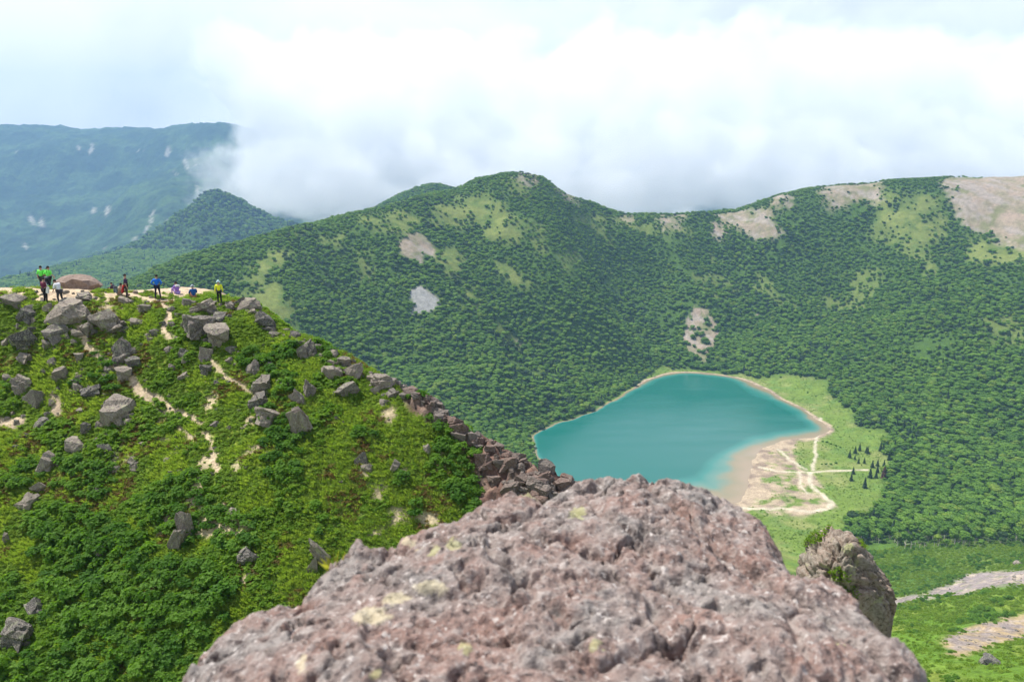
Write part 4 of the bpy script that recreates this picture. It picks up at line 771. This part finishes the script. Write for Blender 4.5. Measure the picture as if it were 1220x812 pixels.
# the nearest trees, right of the lake, are trees of their own
vis = (tpx > 985) & (tpx < 1225) & (TY > 500)
order = np.argsort(np.where(vis, TY, 1e9))[:250]; own = np.zeros(n, bool); own[order] = True
scatter('forest', np.c_[TX, TY, TZ-.3][~own], np.c_[ts*1.2, ts*1.2, ts*rng.uniform(.7, 1.05, n)][~own], tv[~own], ctree)
trunk_me = [stem_mesh(.20, .09, 4.2, 40+i, 6, 4, .04, 4) for i in range(3)]
for t_ in trunk_me: t_.materials.append(m_pale)
cr_own = [o.data for o in ctree.objects]
for i in order:
    front_ = TY[i] < 600; conif = tv[i] == 8
    lab, gr = ((('pale-trunked birch in the forest front left of the bleached trunks' if tpx[i] < 1070 else 'pale-trunked birch close behind the bleached trunks' if tpx[i] < 1155 else 'pale-trunked birch in the forest front right of the bleached trunks'), 'birches of the forest front, '+('left' if tpx[i] < 1070 else 'middle' if tpx[i] < 1155 else 'right')) if front_ else ('dark conifer standing among the broadleaf trees right of the lake', 'conifers inside the forest') if conif else ('round-crowned green tree in the forest between the lake meadow and the open slope', 'broadleaf trees behind the forest front'))
    o = tag(bpy.data.objects.new('conifer_tree' if conif else 'birch_tree', None), lab, 'tree', gr); C.objects.link(o)
    s = float(ts[i])*(1.0 if not front_ else 1.05); lift = 3.0 if front_ else .8
    o.location = (TX[i], TY[i], TZ[i]-.2); o.rotation_euler = (0, 0, rng.uniform(0, 6.28)); o.scale = (s, s, s*rng.uniform(.9, 1.15))
    tv_i = int(tv[i]) if not (front_ and conif) else 3
    obj('crown', cr_own[tv_i], None, o, (0, 0, 0 if conif else lift)); obj('trunk', trunk_me[int(i) % 3], None, o)
# ---- the wood on the pointed hill and in the valley behind the near ridge
mtn = Grid(fx, fy, FZ); mx_, my_ = np.meshgrid(np.arange(-2300, -350, 12.), np.arange(2270, 3750, 12.)); mx_ = (mx_+rng.uniform(-6, 6, mx_.shape)).ravel(); my_ = (my_+rng.uniform(-6, 6, my_.shape)).ravel(); mz_ = mtn(mx_, my_); qx, qy = proj(mx_, my_, mz_)
k = (qx > -40) & (qx < 420) & (qy < 360) & (rng.random(len(qx)) < .93-.5*(fbm(mx_, my_, 150, 4, 75) > .28)); n2 = int(k.sum())
scatter('far_wood', np.c_[mx_, my_, mz_-2][k], rng.uniform(1.5, 3.0, n2), np.where(rng.random(n2) < .25, 9, rng.integers(0, 8, n2)), ctree)
# ---- small conifers and bushes on the meadow, bleached trunks at the forest front
def on_basin(px, py): return basin.hit(px, py, 420, 1200, .6)
fir_crowns = [cone_crown(30+i, 1.55, 6.2, .5, 7) for i in range(3)]
for f in fir_crowns: f.materials.append(m_dark)
fir_rust = cone_crown(36, 1.7, 6.5, .4, 7); fir_rust.materials.append(m_rust); tr_s = stem_mesh(.16, .04, 5.5, 77, 6, 3, .01); tr_s.materials.append(m_bark)
firs = [(1015,545,1.1),(1021,538,1.25),(1026,536,1.2),(1031,538,1),(1037,539,1),(1045,539,1.2),(1054,536,1.2),(1011,549,.7),(1018,549,.8),(1024,550,.9),(1032,553,1),(1039,555,.9),(1044,556,1),(1050,554,1),(1056,549,1.1),(1012,571,1.1),(1019,567,1),(1036,569,1.1),(1041,568,1),(1029,579,1.1),(1022,576,.6),(1000,571,.6),(993,574,.6),(1034,598,.6),(989,570,.5),(1005,548,.6),(1046,563,.9),(1016,575,.5),(968,557,.5)]
firs = [q_ for q_ in firs if q_[2] >= .8]
firs = [(a+rng.uniform(-4, 4), b+rng.uniform(-3, 3), c) for a, b, c in firs]
for px, py, s in firs+[(1053,569,1.3)]:
    h = on_basin(px, py)
    if h is None: continue
    rust = s == 1.3
    o = tag(bpy.data.objects.new('conifer_tree', None), 'rusty brown dying conifer at the meadow edge right of the lake' if rust else 'small dark conifer on the bright meadow right of the sandy shore', 'tree', None if rust else 'small conifers on the lakeside meadow'); C.objects.link(o); o.location = h; q_ = s*rng.uniform(1.0, 1.5); o.scale = (q_*rng.uniform(1, 1.35), q_*1.15, q_); o.rotation_euler = (0, 0, rng.uniform(0, 6))
    obj('crown', fir_rust if rust else fir_crowns[rng.integers(3)], None, o); obj('trunk', tr_s, None, o)
bush_c = crown(700, 2.0, 1.4, .1, 7, 2, .2, 120); bush_c.materials.append(m_tree)
for px, py, s in [(980,526,.9),(985,527,1),(990,529,1),(996,531,.9),(1001,533,.8),(979,553,.7),(984,553,.8),(990,553,1),(996,552,1),(958,551,.6),(953,553,.6),(1012,520,.5),(1036,514,.8),(962,468,.8),(972,472,.7),(955,477,.5),(1020,505,.6)]:
    h = on_basin(px, py)
    if h is not None: o = tag(obj('bush', bush_c, None, None, h), 'low green bush dotted on the grass by the sandy lake shore', 'bush', 'low bushes by the sandy shore'); o.scale = (s, s, s); o.rotation_euler = (0, 0, px)
bare_me = [stem_mesh(.24, .10, 4.2, 50+i, 6, 4, .015, 1) for i in range(2)]
for t_ in bare_me: t_.materials.append(m_pale)
dead = [(1078,652,14,.1),(1085,653,12,0),(1090,652,10,.15),(1095,653,9,-.1),(1106,652,13,-.75),(1118,650,13,.08),(1124,649,17,-.03),(1129,648,10,.12),(1137,648,9,-.15),(1148,646,9,.1),(1191,647,9,0),(1198,647,9,.08),(1101,651,9,.1),(1113,650,8,0),(1142,648,8,.05)]
for j, (px, py, hp, ln) in enumerate(dead):
    h = on_basin(px, py+1)
    if h is None: continue
    me = bare_me[j % 2]; s = hp*pxm(h)/4.2
    lean = abs(ln) > .5; tall = hp == 17
    o = tag(obj('dead_tree', me, None, None, h), 'bleached dead trunk leaning far over at the forest front' if lean else 'tallest bleached bare trunk standing at the forest front' if tall else 'slim bleached bare trunk standing upright at the forest front', 'dead tree', None if lean or tall else 'bleached trunks at the forest front'); o.scale = (s*.7, s*.7, s*.85); o.rotation_euler = (0, ln*.6, j)
    if lean: o.rotation_euler = (0, ln, 0)
# ---- tussocks on the meadow round the lake
cmd = bpy.data.collections.new('t_meadow'); tmpl('m0', leafcloud(95, 22, .8, .45, .3, 5, .3, .8), m_herb, cmd); tmpl('m1', leafcloud(96, 22, .9, .6, .3, 5, .3, .8), m_straw, cmd); tmpl('m2', leafcloud(97, 30, 1.0, 1.0, .34, 5, .3, .7), m_lite, cmd)
n3 = 26000; ux, uy = rng.uniform(0, 430, n3), rng.uniform(540, 1130, n3); uz = basin(ux, uy); upx, upy = proj(ux, uy, uz); gm = Grid(xs, ys, meadow*(1-np.clip(sand*1.2, 0, 1))*(1-np.clip(trail*1.5, 0, 1))*(LS < -4))
k = (rng.random(n3) < gm(ux, uy)*(.35+.65*(fbm(ux, uy, 28, 4, 96) > .05))) & (upx > 700) & (upx < 1080); n3 = int(k.sum())
scatter('meadow_grass', np.c_[ux, uy, uz][k], rng.uniform(.5, 1.2, n3), np.where(rng.random(n3) < .08, 2, rng.integers(0, 2, n3)), cmd)
# ---- grass and bushes on the open slopes at the right
cg = bpy.data.collections.new('t_slope')
tmpl('s0', tuft(81, 60, .9, .55, .05), m_moss, cg); tmpl('s1', leafcloud(82, 60, .9, .55, .28, 5, .4, .7), m_moss, cg); tmpl('s2', leafcloud(83, 110, 1.3, 1.3, .30, 6), m_shrub, cg); tmpl('s3', leafcloud(84, 60, 1.0, .7, .28, 5, .4, .7), m_lite, cg)
n = 60000; GX_ = rng.uniform(50, 420, n); GY_ = 90+(560-90)*rng.random(n)**.75; GZ_ = basin(GX_, GY_); gpx, gpy = proj(GX_, GY_, GZ_)
gn = Grid(xs, ys, nearg*(1-np.clip(scree*1.3, 0, 1))*(1-np.clip(tan2*1.3, 0, 1)))
k = (gpx > 925) & (gpx < 1250) & (gpy > 640) & (gpy < 850) & (rng.random(n) < gn(GX_, GY_)) & (gpy-790 < (gpx-1080)*2.2)
GX_, GY_, GZ_, gpx, gpy = GX_[k], GY_[k], GZ_[k], gpx[k], gpy[k]; n = len(GX_)
zz = fbm(GX_, GY_, 16, 4, 52)
bushy = (zz > .22) | ((np.abs(gpy-(715-(gpx-1060)*.12)) < 12) & (gpx < 1130) & (rng.random(n) < .4)) | (sdpoly(gpx, gpy, [(1120,765),(1140,742),(1170,720),(1200,705),(1180,745),(1150,770),(1130,780)]) > 0) & (fbm(GX_, GY_, 8, 2, 3) > -.1)
vv = np.where(rng.random(n) < .5, 0, np.where(rng.random(n) < .6, 1, 3)); vv = np.where(bushy & (rng.random(n) < .35), 2, vv)
scatter('slope_grass', np.c_[GX_, GY_, GZ_-.05], rng.uniform(.7, 1.3, n)*np.where(GY_ < 250, .8, 1.1), vv, cg)
srng = random.Random(5)
scree_rock = [M('x')] and BS
for k in range(60):
    px, py = (srng.uniform(1110, 1220), srng.uniform(684, 708)) if k < 25 else (srng.uniform(1140, 1220), srng.uniform(738, 772))
    h = basin.hit(px, py, 140, 520, .4)
    if h is None: continue
    sv = float(Grid(xs, ys, scree)(h.x, h.y)) if k < 25 else 1
    if sv < .4: continue
    s = srng.choice((2, 3, 3, 4))*pxm(h)
    o = obj('stone', srng.choice(BS)); o.scale = (s*1.2, s, s*.7); o.location = h; o.rotation_euler = (0, 0, srng.uniform(0, 6))
    tag(o, 'small stone on the grey gravel strip crossing the right slope' if k < 25 else 'pale stone on the bare tan scar low on the right slope', 'rock', 'stones on the gravel strip' if k < 25 else 'stones on the tan scar')
h = basin.hit(1178, 790, 130, 400, .4)
if h is not None:
    s = pxm(h); o = tag(obj('boulder', boulder(9, 16), m_grey, None, h), 'wide grey boulder sunk in grass near the bottom right corner', 'rock'); o.scale = (32*s, 24*s, 20*s); o.rotation_euler = (0, .15, .3)
h = basin.hit(1214, 671, 300, 560, .4)
if h is not None:
    s = pxm(h); o = tag(obj('boulder', boulder(19, 14), m_grey, None, h), 'dark grey boulder alone on the grass slope below the forest at the frame edge', 'rock'); o.scale = (13*s, 9*s, 7*s)
# ---- grass cap and creeping green on the crag
co = np.array([v.co for v in crag_me.vertices]); nr = np.array([v.normal for v in crag_me.vertices])+0
cw = co+np.array(crag_o.location); kx, ky = proj(cw[:, 0], cw[:, 1], cw[:, 2])
cap_p = [[(940,655),(950,632),(965,622),(985,618),(990,628),(978,645),(962,652),(945,662)],[(985,682),(1000,675),(1018,690),(1026,712),(1012,716),(998,698)],[(1022,628),(1034,652),(1028,655),(1018,636)]]
sel = np.nonzero(inpoly(kx, ky, cap_p) & (nr[:, 1] < .35) & (nr[:, 2] > -.1))[0]
if len(sel):
    sel = rng.choice(sel, min(len(sel), 1800), replace=False); ccap = bpy.data.collections.new('t_cap')
    tmpl('g0', leafcloud(91, 14, .06, .035, .018, 5, .3, .9), m_moss, ccap); tmpl('g1', leafcloud(92, 14, .06, .04, .02, 5, .3, .9), m_herb, ccap); tmpl('g2', tuft(93, 16, .05, .07, .004), m_moss, ccap)
    o = scatter('grass_cap', co[sel], rng.uniform(.7, 1.4, len(sel)), rng.integers(0, 3, len(sel)), ccap, 'stuff', None, crag_o)
# ---- grass tufts in the cracks of the foreground rock
frock = Grid(fx_, fy_, GZ)
m_blade = leafmat('yellow_grass', (.30, .30, .06), (.38, .36, .10), .2)
for j, (px, py, nn_, hh) in enumerate(((352,706,34,.05),(398,672,30,.045),(358,694,20,.06))):
    h = frock.hit(px, py, .7, 2.7, .004)
    if h is not None:
        o = tag(obj('grass_tuft', tuft(140+j, nn_, .02, hh, .0012), m_blade, None, h), ('yellowish grass tuft at the left rim of the foreground rock', 'small grass tuft in the dark notch of the foreground rock', 'thin taller grass blades behind the left rim tuft')[j], 'grass')
# ================================================================== HIKERS
HM = {}
def hm(nm, col):
    if nm not in HM: HM[nm] = plain(nm, col, .75)
    return HM[nm]
SKIN = (.46, .27, .19)
def skin_obj(name, chains, mat, parent, sub=1):
    """chains: list of [(point, radius), ...]; a chain whose first entry is an int branches from that vertex"""
    V, E, Rr, key = [], [], [], {}
    for ch in chains:
        prev = None
        for p, r in ch:
            k = tuple(round(c, 4) for c in p)
            if k in key: i = key[k]
            else: i = len(V); key[k] = i; V.append(p); Rr.append(r)
            if prev is not None and prev != i: E.append((prev, i))
            prev = i
    me = bpy.data.meshes.new(name); me.from_pydata(V, E, []); o = obj(name, me, mat, parent)
    o.modifiers.new('skin', 'SKIN').use_smooth_shade = True
    for i, sv in enumerate(me.skin_vertices[0].data): sv.radius = (Rr[i], Rr[i]) if not isinstance(Rr[i], tuple) else Rr[i]; sv.use_root = (i == 0)
    md_ = o.modifiers.new('smooth', 'SUBSURF'); md_.levels = sub; md_.render_levels = sub
    return o
def lathe_cap(name, c, r, z0, z1, mat, parent, brim=0, sq=1.0):
    bm = bmesh.new(); n, k = 12, 5
    for i in range(k+1):
        a = (z0+(z1-z0)*i/k); rr_ = r*math.cos(a)
        for j in range(n): bm.verts.new((c[0]+math.cos(6.283*j/n)*max(rr_, .004), c[1]+math.sin(6.283*j/n)*max(rr_, .004)*sq, c[2]+r*1.12*math.sin(a)))
    if brim:
        for j in range(n): bm.verts.new((c[0]+math.cos(6.283*j/n)*(r+brim), c[1]+math.sin(6.283*j/n)*(r+brim), c[2]+r*1.12*math.sin(z0)-.012))
    bm.verts.ensure_lookup_table()
    for i in range(k):
        for j in range(n): bm.faces.new([bm.verts[i*n+j], bm.verts[i*n+(j+1) % n], bm.verts[(i+1)*n+(j+1) % n], bm.verts[(i+1)*n+j]])
    if brim:
        for j in range(n): bm.faces.new([bm.verts[j], bm.verts[(j+1) % n], bm.verts[(k+1)*n+(j+1) % n], bm.verts[(k+1)*n+j]])
    me = bpy.data.meshes.new(name); bm.to_mesh(me); bm.free(); return obj(name, me, mat, parent)
V3 = Vector
POSES = {  # joint positions in metres, facing +y; right side has x > 0
 'stand': dict(pel=(0,0,.93), che=(0,0,1.27), nek=(0,-.01,1.46), hed=(0,.02,1.6), kn=((-.10,.02,.50),(.10,.03,.50)), an=((-.11,-.01,.09),(.12,-.02,.09)), el=((-.25,-.03,1.12),(.25,-.03,1.12)), wr=((-.26,.06,.88),(.26,.06,.88))),
 'hips': dict(pel=(0,0,.93), che=(0,.01,1.27), nek=(0,.01,1.46), hed=(0,.05,1.6), kn=((-.14,.03,.50),(.14,.02,.50)), an=((-.19,0,.09),(.19,-.03,.09)), el=((-.36,-.06,1.15),(.36,-.06,1.15)), wr=((-.19,.07,1.0),(.19,.07,1.0))),
 'sit': dict(pel=(0,0,.12), che=(0,.04,.46), nek=(0,.09,.64), hed=(0,.15,.77), kn=((-.16,.40,.42),(.16,.40,.40)), an=((-.14,.52,.07),(.14,.54,.07)), el=((-.26,.14,.36),(.26,.16,.36)), wr=((-.14,.34,.36),(.14,.34,.34))),
 'lean': dict(pel=(0,0,.88), che=(0,.14,1.18), nek=(0,.24,1.35), hed=(0,.31,1.47), kn=((-.11,.07,.47),(.12,.0,.48)), an=((-.12,0,.09),(.14,-.10,.09)), el=((-.25,.16,1.02),(.25,.2,1.02)), wr=((-.2,.30,.86),(.2,.32,.86))),
 'step': dict(pel=(0,0,.91), che=(0,.03,1.25), nek=(0,.04,1.44), hed=(0,.07,1.58), kn=((-.10,.16,.50),(.10,-.04,.49)), an=((-.11,.12,.09),(.12,-.22,.12)), el=((-.25,-.10,1.12),(.25,.06,1.12)), wr=((-.25,.02,.90),(.24,.22,.95)))}
def person(px, py, hpx, yaw, pose, label, top, legs, hair=(.02,.016,.014), sleeves=1, hat=None, shorts=False, extra=None, Yd=None, shoe=(.10,.07,.06)):
    h = ridge.hit(px, py, 30, 75, .04) or V3(P(px, py, Yd or 63))
    if Yd: h = V3(P(px, py, Yd)); h.z = float(ridge(h.x, h.y))
    J = POSES[pose]; full = J['hed'][2]+.13
    s = hpx*pxm(h)/full; s = min(max(s, .86), 1.12) if pose != 'sit' else min(max(s, .85), 1.1)
    o = tag(bpy.data.objects.new('person', None), label, 'person'); C.objects.link(o); o.location = h+V3((0, 0, -.01)); o.rotation_euler = (0, 0, yaw); o.scale = (s, s, s)
    pel, che, nek, hed = (V3(J[k]) for k in ('pel', 'che', 'nek', 'hed')); up = (hed-nek).normalized(); fw = V3((0, 1, 0)); fw = (fw-up*fw.dot(up)).normalized()
    sh = [che+V3((sx*.185, -.01, .12)) for sx in (-1, 1)]; hp = [pel+V3((sx*.095, 0, -.03)) for sx in (-1, 1)]
    ch = [[(pel, .145), (pel.lerp(che, .5), .125), (che, .145), (che.lerp(nek, .62), .10), (nek, .058), (hed-up*.06, .074), (hed+up*.04, .088), (hed+up*.085, .06)], [(hed-up*.06, .074), (hed-up*.035+fw*.098, .014)]]
    for sx in (0, 1): ch.append([(hed-up*.0+0*fw if False else hed+up*.04, .088), (hed+up*.01+V3(((-.102, .102)[sx], 0, 0)), .016)])
    arms, legs_, hands = [], [], []
    for i in (0, 1):
        el, wr, kn, an = V3(J['el'][i]), V3(J['wr'][i]), V3(J['kn'][i]), V3(J['an'][i]); d = (wr-el).normalized(); palm = wr+d*.075; sd_ = V3((-1 if i else 1, 0, 0)); sd_ = (sd_-d*sd_.dot(d)); sd_ = sd_.normalized() if sd_.length > .1 else V3((0, 1, 0)); n_ = d.cross(sd_)
        arms.append([(che, .145), (sh[i], .066), (sh[i].lerp(el, .5), .052), (el, .043), (el.lerp(wr, .5), .037), (wr, .028)])
        ch.append([(che, .145), (sh[i], .064), (sh[i].lerp(el, .5), .047), (el, .040), (el.lerp(wr, .5), .034), (wr, .025), (palm, .033)])
        for q_, ln in ((-.027, .068), (-.009, .08), (.009, .076), (.027, .06)):
            b0 = palm+sd_.cross(d)*0+n_*q_+d*.022; b1 = b0+d*ln*.55+sd_*.006; b2 = b1+(d*.75+sd_*.65).normalized()*ln*.45; ch.append([(palm, .033), (b0, .0095), (b1, .009), (b2, .0075)])
        t0 = wr+d*.04+n_*-.036; ch.append([(palm, .033), (t0, .011), (t0+(d*.7-n_*.5+sd_*.4).normalized()*.055, .009)])
        toe = an+V3((0, .15, -.045)); legs_.append([(pel, .145), (hp[i], .092), (hp[i].lerp(kn, .5), .078), (kn, .056), (kn.lerp(an, .4), .055), (an, .038)])
        ch.append([(pel, .145), (hp[i], .088), (hp[i].lerp(kn, .5), .072), (kn, .052), (kn.lerp(an, .4), .05), (an, .036), (toe, .030)])
        skin_obj('shoe', [[(an+V3((0, -.03, -.01)), .056), (an+V3((0, .03, -.04)), .052), (toe, .044)]], hm('shoe_%d' % int(shoe[0]*99), shoe), o)
    skin_obj('body', ch, hm('skin', SKIN), o)
    cut = lambda a, n_: [(p, r+.014) for p, r in a[:n_]]
    shirt = [[(pel+V3((0, 0, .0)), .158), (pel.lerp(che, .5), .142), (che, .160), (che.lerp(nek, .62), .112), (nek-up*.02, .07)]]+[[(che, .160)]+[(p, r+.016) for p, r in a[1:(6 if sleeves == 2 else 4)]] for a in arms]
    skin_obj('jacket' if sleeves == 2 else 'shirt', shirt, hm('cloth_%s' % '_'.join('%d' % int(c*99) for c in top), top), o)
    skin_obj('shorts' if shorts else 'trousers', [[(pel, .150)]+[(p, r+.012) for p, r in a[1:(4 if shorts else 6)]] for a in legs_], hm('legs_%s' % '_'.join('%d' % int(c*99) for c in legs), legs), o)
    hc = hed+up*.028-fw*.008
    if hat: lathe_cap('hat', hc+up*.02, .105, .05, 1.5, hm('hat_%s' % '_'.join('%d' % int(c*99) for c in hat), hat), o, .055)
    lathe_cap('hair', hc-fw*.012, .099, -.35, 1.55, hm('hair', hair), o)
    for sx in (-1, 1):
        e_ = bmesh.new(); bmesh.ops.create_icosphere(e_, subdivisions=1, radius=.011); me = bpy.data.meshes.new('eye'); e_.to_mesh(me); e_.free(); obj('eye', me, hm('eye', (.02, .02, .02)), o, hed-up*.005+fw*.084+V3((sx*.032, 0, 0)))
    return o, s
def pack(o, s, off, size, col, label, tiltx=-.1, lid=None):
    """a rucksack: rounded body, lid, front pocket and two straps"""
    rt_ = bpy.data.objects.new('backpack', None); C.objects.link(rt_); tag(rt_, label, 'backpack'); M_ = o.matrix_basis.copy() if False else None
    c_, s_ = math.cos(o.rotation_euler.z), math.sin(o.rotation_euler.z); x, y, z = off; rt_.location = o.location+V3((x*c_-y*s_, x*s_+y*c_, z))*s; rt_.rotation_euler = (tiltx, 0, o.rotation_euler.z); rt_.scale = (s, s, s)
    def rb(nm, c, d, mt):
        bm = bmesh.new(); bmesh.ops.create_cube(bm, size=1)
        for v in bm.verts: v.co = V3((v.co.x*d[0]*(1-.12*(v.co.z > 0)), v.co.y*d[1], v.co.z*d[2]))+V3(c)
        bmesh.ops.bevel(bm, geom=bm.edges, offset=min(d)*.3, segments=2, affect='EDGES'); me = bpy.data.meshes.new(nm); bm.to_mesh(me); bm.free(); return obj(nm, me, mt, rt_)
    mt = hm('pack_%s' % '_'.join('%d' % int(c*99) for c in col), col); ml = hm('pack_lid', lid) if lid else mt
    rb('bag', (0, 0, 0), size, mt); rb('lid', (0, .0, size[2]*.5), (size[0]*.95, size[1]*1.05, size[2]*.22), ml); rb('pocket', (0, -size[1]*.55, -size[2]*.12), (size[0]*.7, size[1]*.4, size[2]*.5), ml)
    for sx in (-1, 1): skin_obj('strap', [[(V3((sx*size[0]*.28, size[1]*.4, size[2]*.42)), .018), (V3((sx*size[0]*.32, size[1]*.9, size[2]*.3)), .018), (V3((sx*size[0]*.3, size[1]*.5, -size[2]*.35)), .015)]], mt, rt_, 1)
    return rt_
NEON = (.16, .80, .10)
person(51.5, 345, 29, R(10), 'stand', 'hiker in a neon green shirt, left one of the pair on the rise', NEON, (.03,.03,.035), sleeves=1, Yd=62.6)
a, s = person(59.5, 345, 29, R(-15), 'step', 'hiker in neon green with a dark ponytail, right one of the pair on the rise', NEON, (.02,.022,.03), sleeves=1, Yd=62.4)
skin_obj('ponytail', [[(V3((0, -.05, 1.62)), .035), (V3((0, -.11, 1.52)), .03), (V3((0, -.12, 1.36)), .022), (V3((0, -.13, 1.24)), .012)]], hm('hair', (.02,.016,.014)), a)
pack(a, s, (.16, -.30, .72), (.38, .26, .50), (.025,.028,.035), 'large black rucksack with a pale round patch, hanging below the neon green pair', .3, (.06,.07,.09))
bm = bmesh.new(); bmesh.ops.create_cone(bm, cap_ends=True, segments=14, radius1=.075, radius2=.065, depth=.02); me = bpy.data.meshes.new('patch'); bm.to_mesh(me); bm.free()
pk = [o for o in C.objects if o.name.startswith('backpack')][-1]; pt_ = obj('patch', me, hm('patch', (.55,.6,.65)), pk, (-.02, -.225, .02)); pt_.rotation_euler = (R(90), 0, 0)
a, s = person(55, 361, 31, R(-25), 'stand', 'hiker in a maroon top and black trousers with a white bag at the side', (.13,.02,.05), (.015,.015,.018), sleeves=1, shoe=(.5,.35,.33))
bg_ = tag(bpy.data.objects.new('shoulder_bag', None), 'white shoulder bag on the hip of the hiker in maroon', 'bag'); C.objects.link(bg_); bg_.location = a.location+V3((.30, -.12, .98)); bg_.rotation_euler = (.1, .25, 0)
bm = bmesh.new(); bmesh.ops.create_cube(bm, size=1)
for v in bm.verts: v.co = V3((v.co.x*.26*(1-.2*(v.co.z > 0)), v.co.y*.12, v.co.z*.50))
bmesh.ops.bevel(bm, geom=bm.edges, offset=.04, segments=2, affect='EDGES'); me = bpy.data.meshes.new('bag'); bm.to_mesh(me); bm.free(); obj('bag', me, hm('white_cloth', (.72,.70,.70)), bg_)
skin_obj('strap', [[(V3((-.02, 0, .22)), .015), (V3((-.14, .05, .42)), .015), (V3((-.24, .1, .54)), .015)]], hm('white_cloth', (.72,.70,.70)), bg_)
person(72.5, 362, 31, R(70), 'lean', 'dark-haired hiker in a white shirt and grey trousers bending forward', (.70,.69,.72), (.06,.055,.06), sleeves=1)
person(135, 346, 11, R(80), 'sit', 'hiker in dark clothes sitting low behind the sandy crest', (.05,.035,.06), (.05,.04,.05), Yd=64.5)
a, s = person(142.5, 352, 15, R(-60), 'sit', 'hiker in beige sitting on the crest with a grey rucksack on the back', (.45,.33,.22), (.30,.24,.17))
pack(a, s, (-.02, -.2, .42), (.34, .22, .46), (.20,.25,.29), 'pale grey-blue rucksack on the back of the seated hiker in beige', .1, (.33,.40,.44))
a, s = person(151.5, 356, 30, R(-65), 'stand', 'hiker in a dark purple top with a red jacket tied at the waist', (.045,.022,.07), (.05,.04,.04), sleeves=1)
jk = tag(skin_obj('tied_jacket', [[(V3((-.14, .06, .97)), .05), (V3((-.15, -.12, .96)), .06), (V3((.1, -.17, .95)), .06), (V3((.17, .05, .95)), .05)], [(V3((-.15, -.12, .96)), .06), (V3((-.12, -.20, .66)), .10), (V3((-.1, -.24, .40)), .07)], [(V3((.1, -.17, .95)), .06), (V3((.06, -.24, .62)), .09), (V3((.05, -.27, .42)), .06)]], hm('red_cloth', (.42,.035,.03)), a), None)
person(188.5, 356, 29, R(5), 'hips', 'hiker in a bright blue jacket and navy trousers, hands on hips, seen from behind', (.015,.15,.62), (.012,.016,.04), sleeves=2)
a, s = person(211.5, 350, 19, R(50), 'sit', 'hiker in purple sitting on the crest with a white towel over the shoulders', (.30,.16,.55), (.40,.27,.62), hair=(.16,.09,.08))
skin_obj('towel', [[(V3((-.2, .06, .52)), .06), (V3((-.05, -.06, .62)), .08), (V3((.15, -.02, .58)), .08), (V3((.2, -.06, .40)), .05)]], hm('white_cloth', (.72,.70,.70)), a)
a, s = person(231, 355, 17, R(35), 'sit', 'hiker in a blue jacket and grey hat crouching on the rocks', (.02,.09,.30), (.38,.17,.10), hat=(.35,.42,.48), sleeves=2, shorts=True)
person(262, 362, 28, R(15), 'stand', 'hiker in a yellow jacket, dark trousers and a pale sun hat standing alone', (.78,.80,.03), (.02,.022,.02), hat=(.50,.68,.76), sleeves=2, shoe=(.2,.07,.05))
# ================================================================== haze and cloud
def boxmesh(name, a, b):
    bm = bmesh.new(); bmesh.ops.create_cube(bm, size=1); a, b = Vector(a), Vector(b)
    for v in bm.verts: v.co = Vector(((a[i]+b[i])/2+v.co[i]*(b[i]-a[i]) for i in range(3)))
    me = bpy.data.meshes.new(name); bm.to_mesh(me); bm.free(); return me
hz = tag(obj('haze', boxmesh('haze', (-6500, -2600, -840), (6500, 8400, 800))), kind='stuff')
m = M('haze_air'); v = m.n('ShaderNodeVolumePrincipled', {'Color': (.29, .49, .80), 'Density': 1.1e-4, 'Anisotropy': .1}); m.put(m.out.inputs[1], v.outputs[0]); hz.data.materials.append(m.m)
cl = tag(obj('cloud', boxmesh('cloud', (-1650, 3150, -420), (3300, 4450, 740))), kind='stuff')
m = M('cloud_bank'); ps = m.geo(); sp_ = m.n('ShaderNodeSeparateXYZ', {0: ps}).outputs
def lin(s_, a, b): return m.n('ShaderNodeMapRange', {0: s_, 1: a, 2: b, 3: 0.0, 4: 1.0}).outputs[0]
big_, fin = m.noise(ps, 1/420, 2, .5), m.noise(ps, 1/260, 7, .6)
# left edge leans, the base lifts where the valley shows under it
le = m.math('ADD', sp_[0], m.math('MULTIPLY', sp_[2], .12))
sh_ = m.math('MINIMUM', lin(le, -1480.0, -1130.0), m.math('MINIMUM', lin(sp_[2], -330.0, -130.0), m.math('MINIMUM', lin(m.math('SUBTRACT', sp_[1], m.math('MULTIPLY', sp_[2], .85)), 3420.0, 3800.0), m.math('MINIMUM', lin(sp_[1], 4450.0, 4250.0), m.math('MINIMUM', lin(sp_[2], 740.0, 350.0), lin(sp_[0], 3300.0, 3000.0))))))
nz = m.math('ADD', m.math('MULTIPLY', big_, 1.3), m.math('MULTIPLY', fin, 2.3))
dd = m.n('ShaderNodeMapRange', {0: m.math('ADD', m.math('MULTIPLY', sh_, 1.45), m.math('SUBTRACT', nz, 2.32)), 1: 0.0, 2: .25, 3: 0.0, 4: 1.0}, interpolation_type='SMOOTHSTEP').outputs[0]
dd = m.math('MULTIPLY', dd, m.n('ShaderNodeMath', {0: sh_, 1: 0.001}, operation='GREATER_THAN').outputs[0])
v = m.n('ShaderNodeVolumePrincipled', {'Color': (1.0, 1.0, 1.0), 'Density': m.math('MULTIPLY', dd, .0044), 'Anisotropy': 0.0}); m.put(m.out.inputs[1], v.outputs[0]); cl.data.materials.append(m.m)
try: m.m.cycles.volume_step_rate = .22
except Exception as ex: print('step', ex)
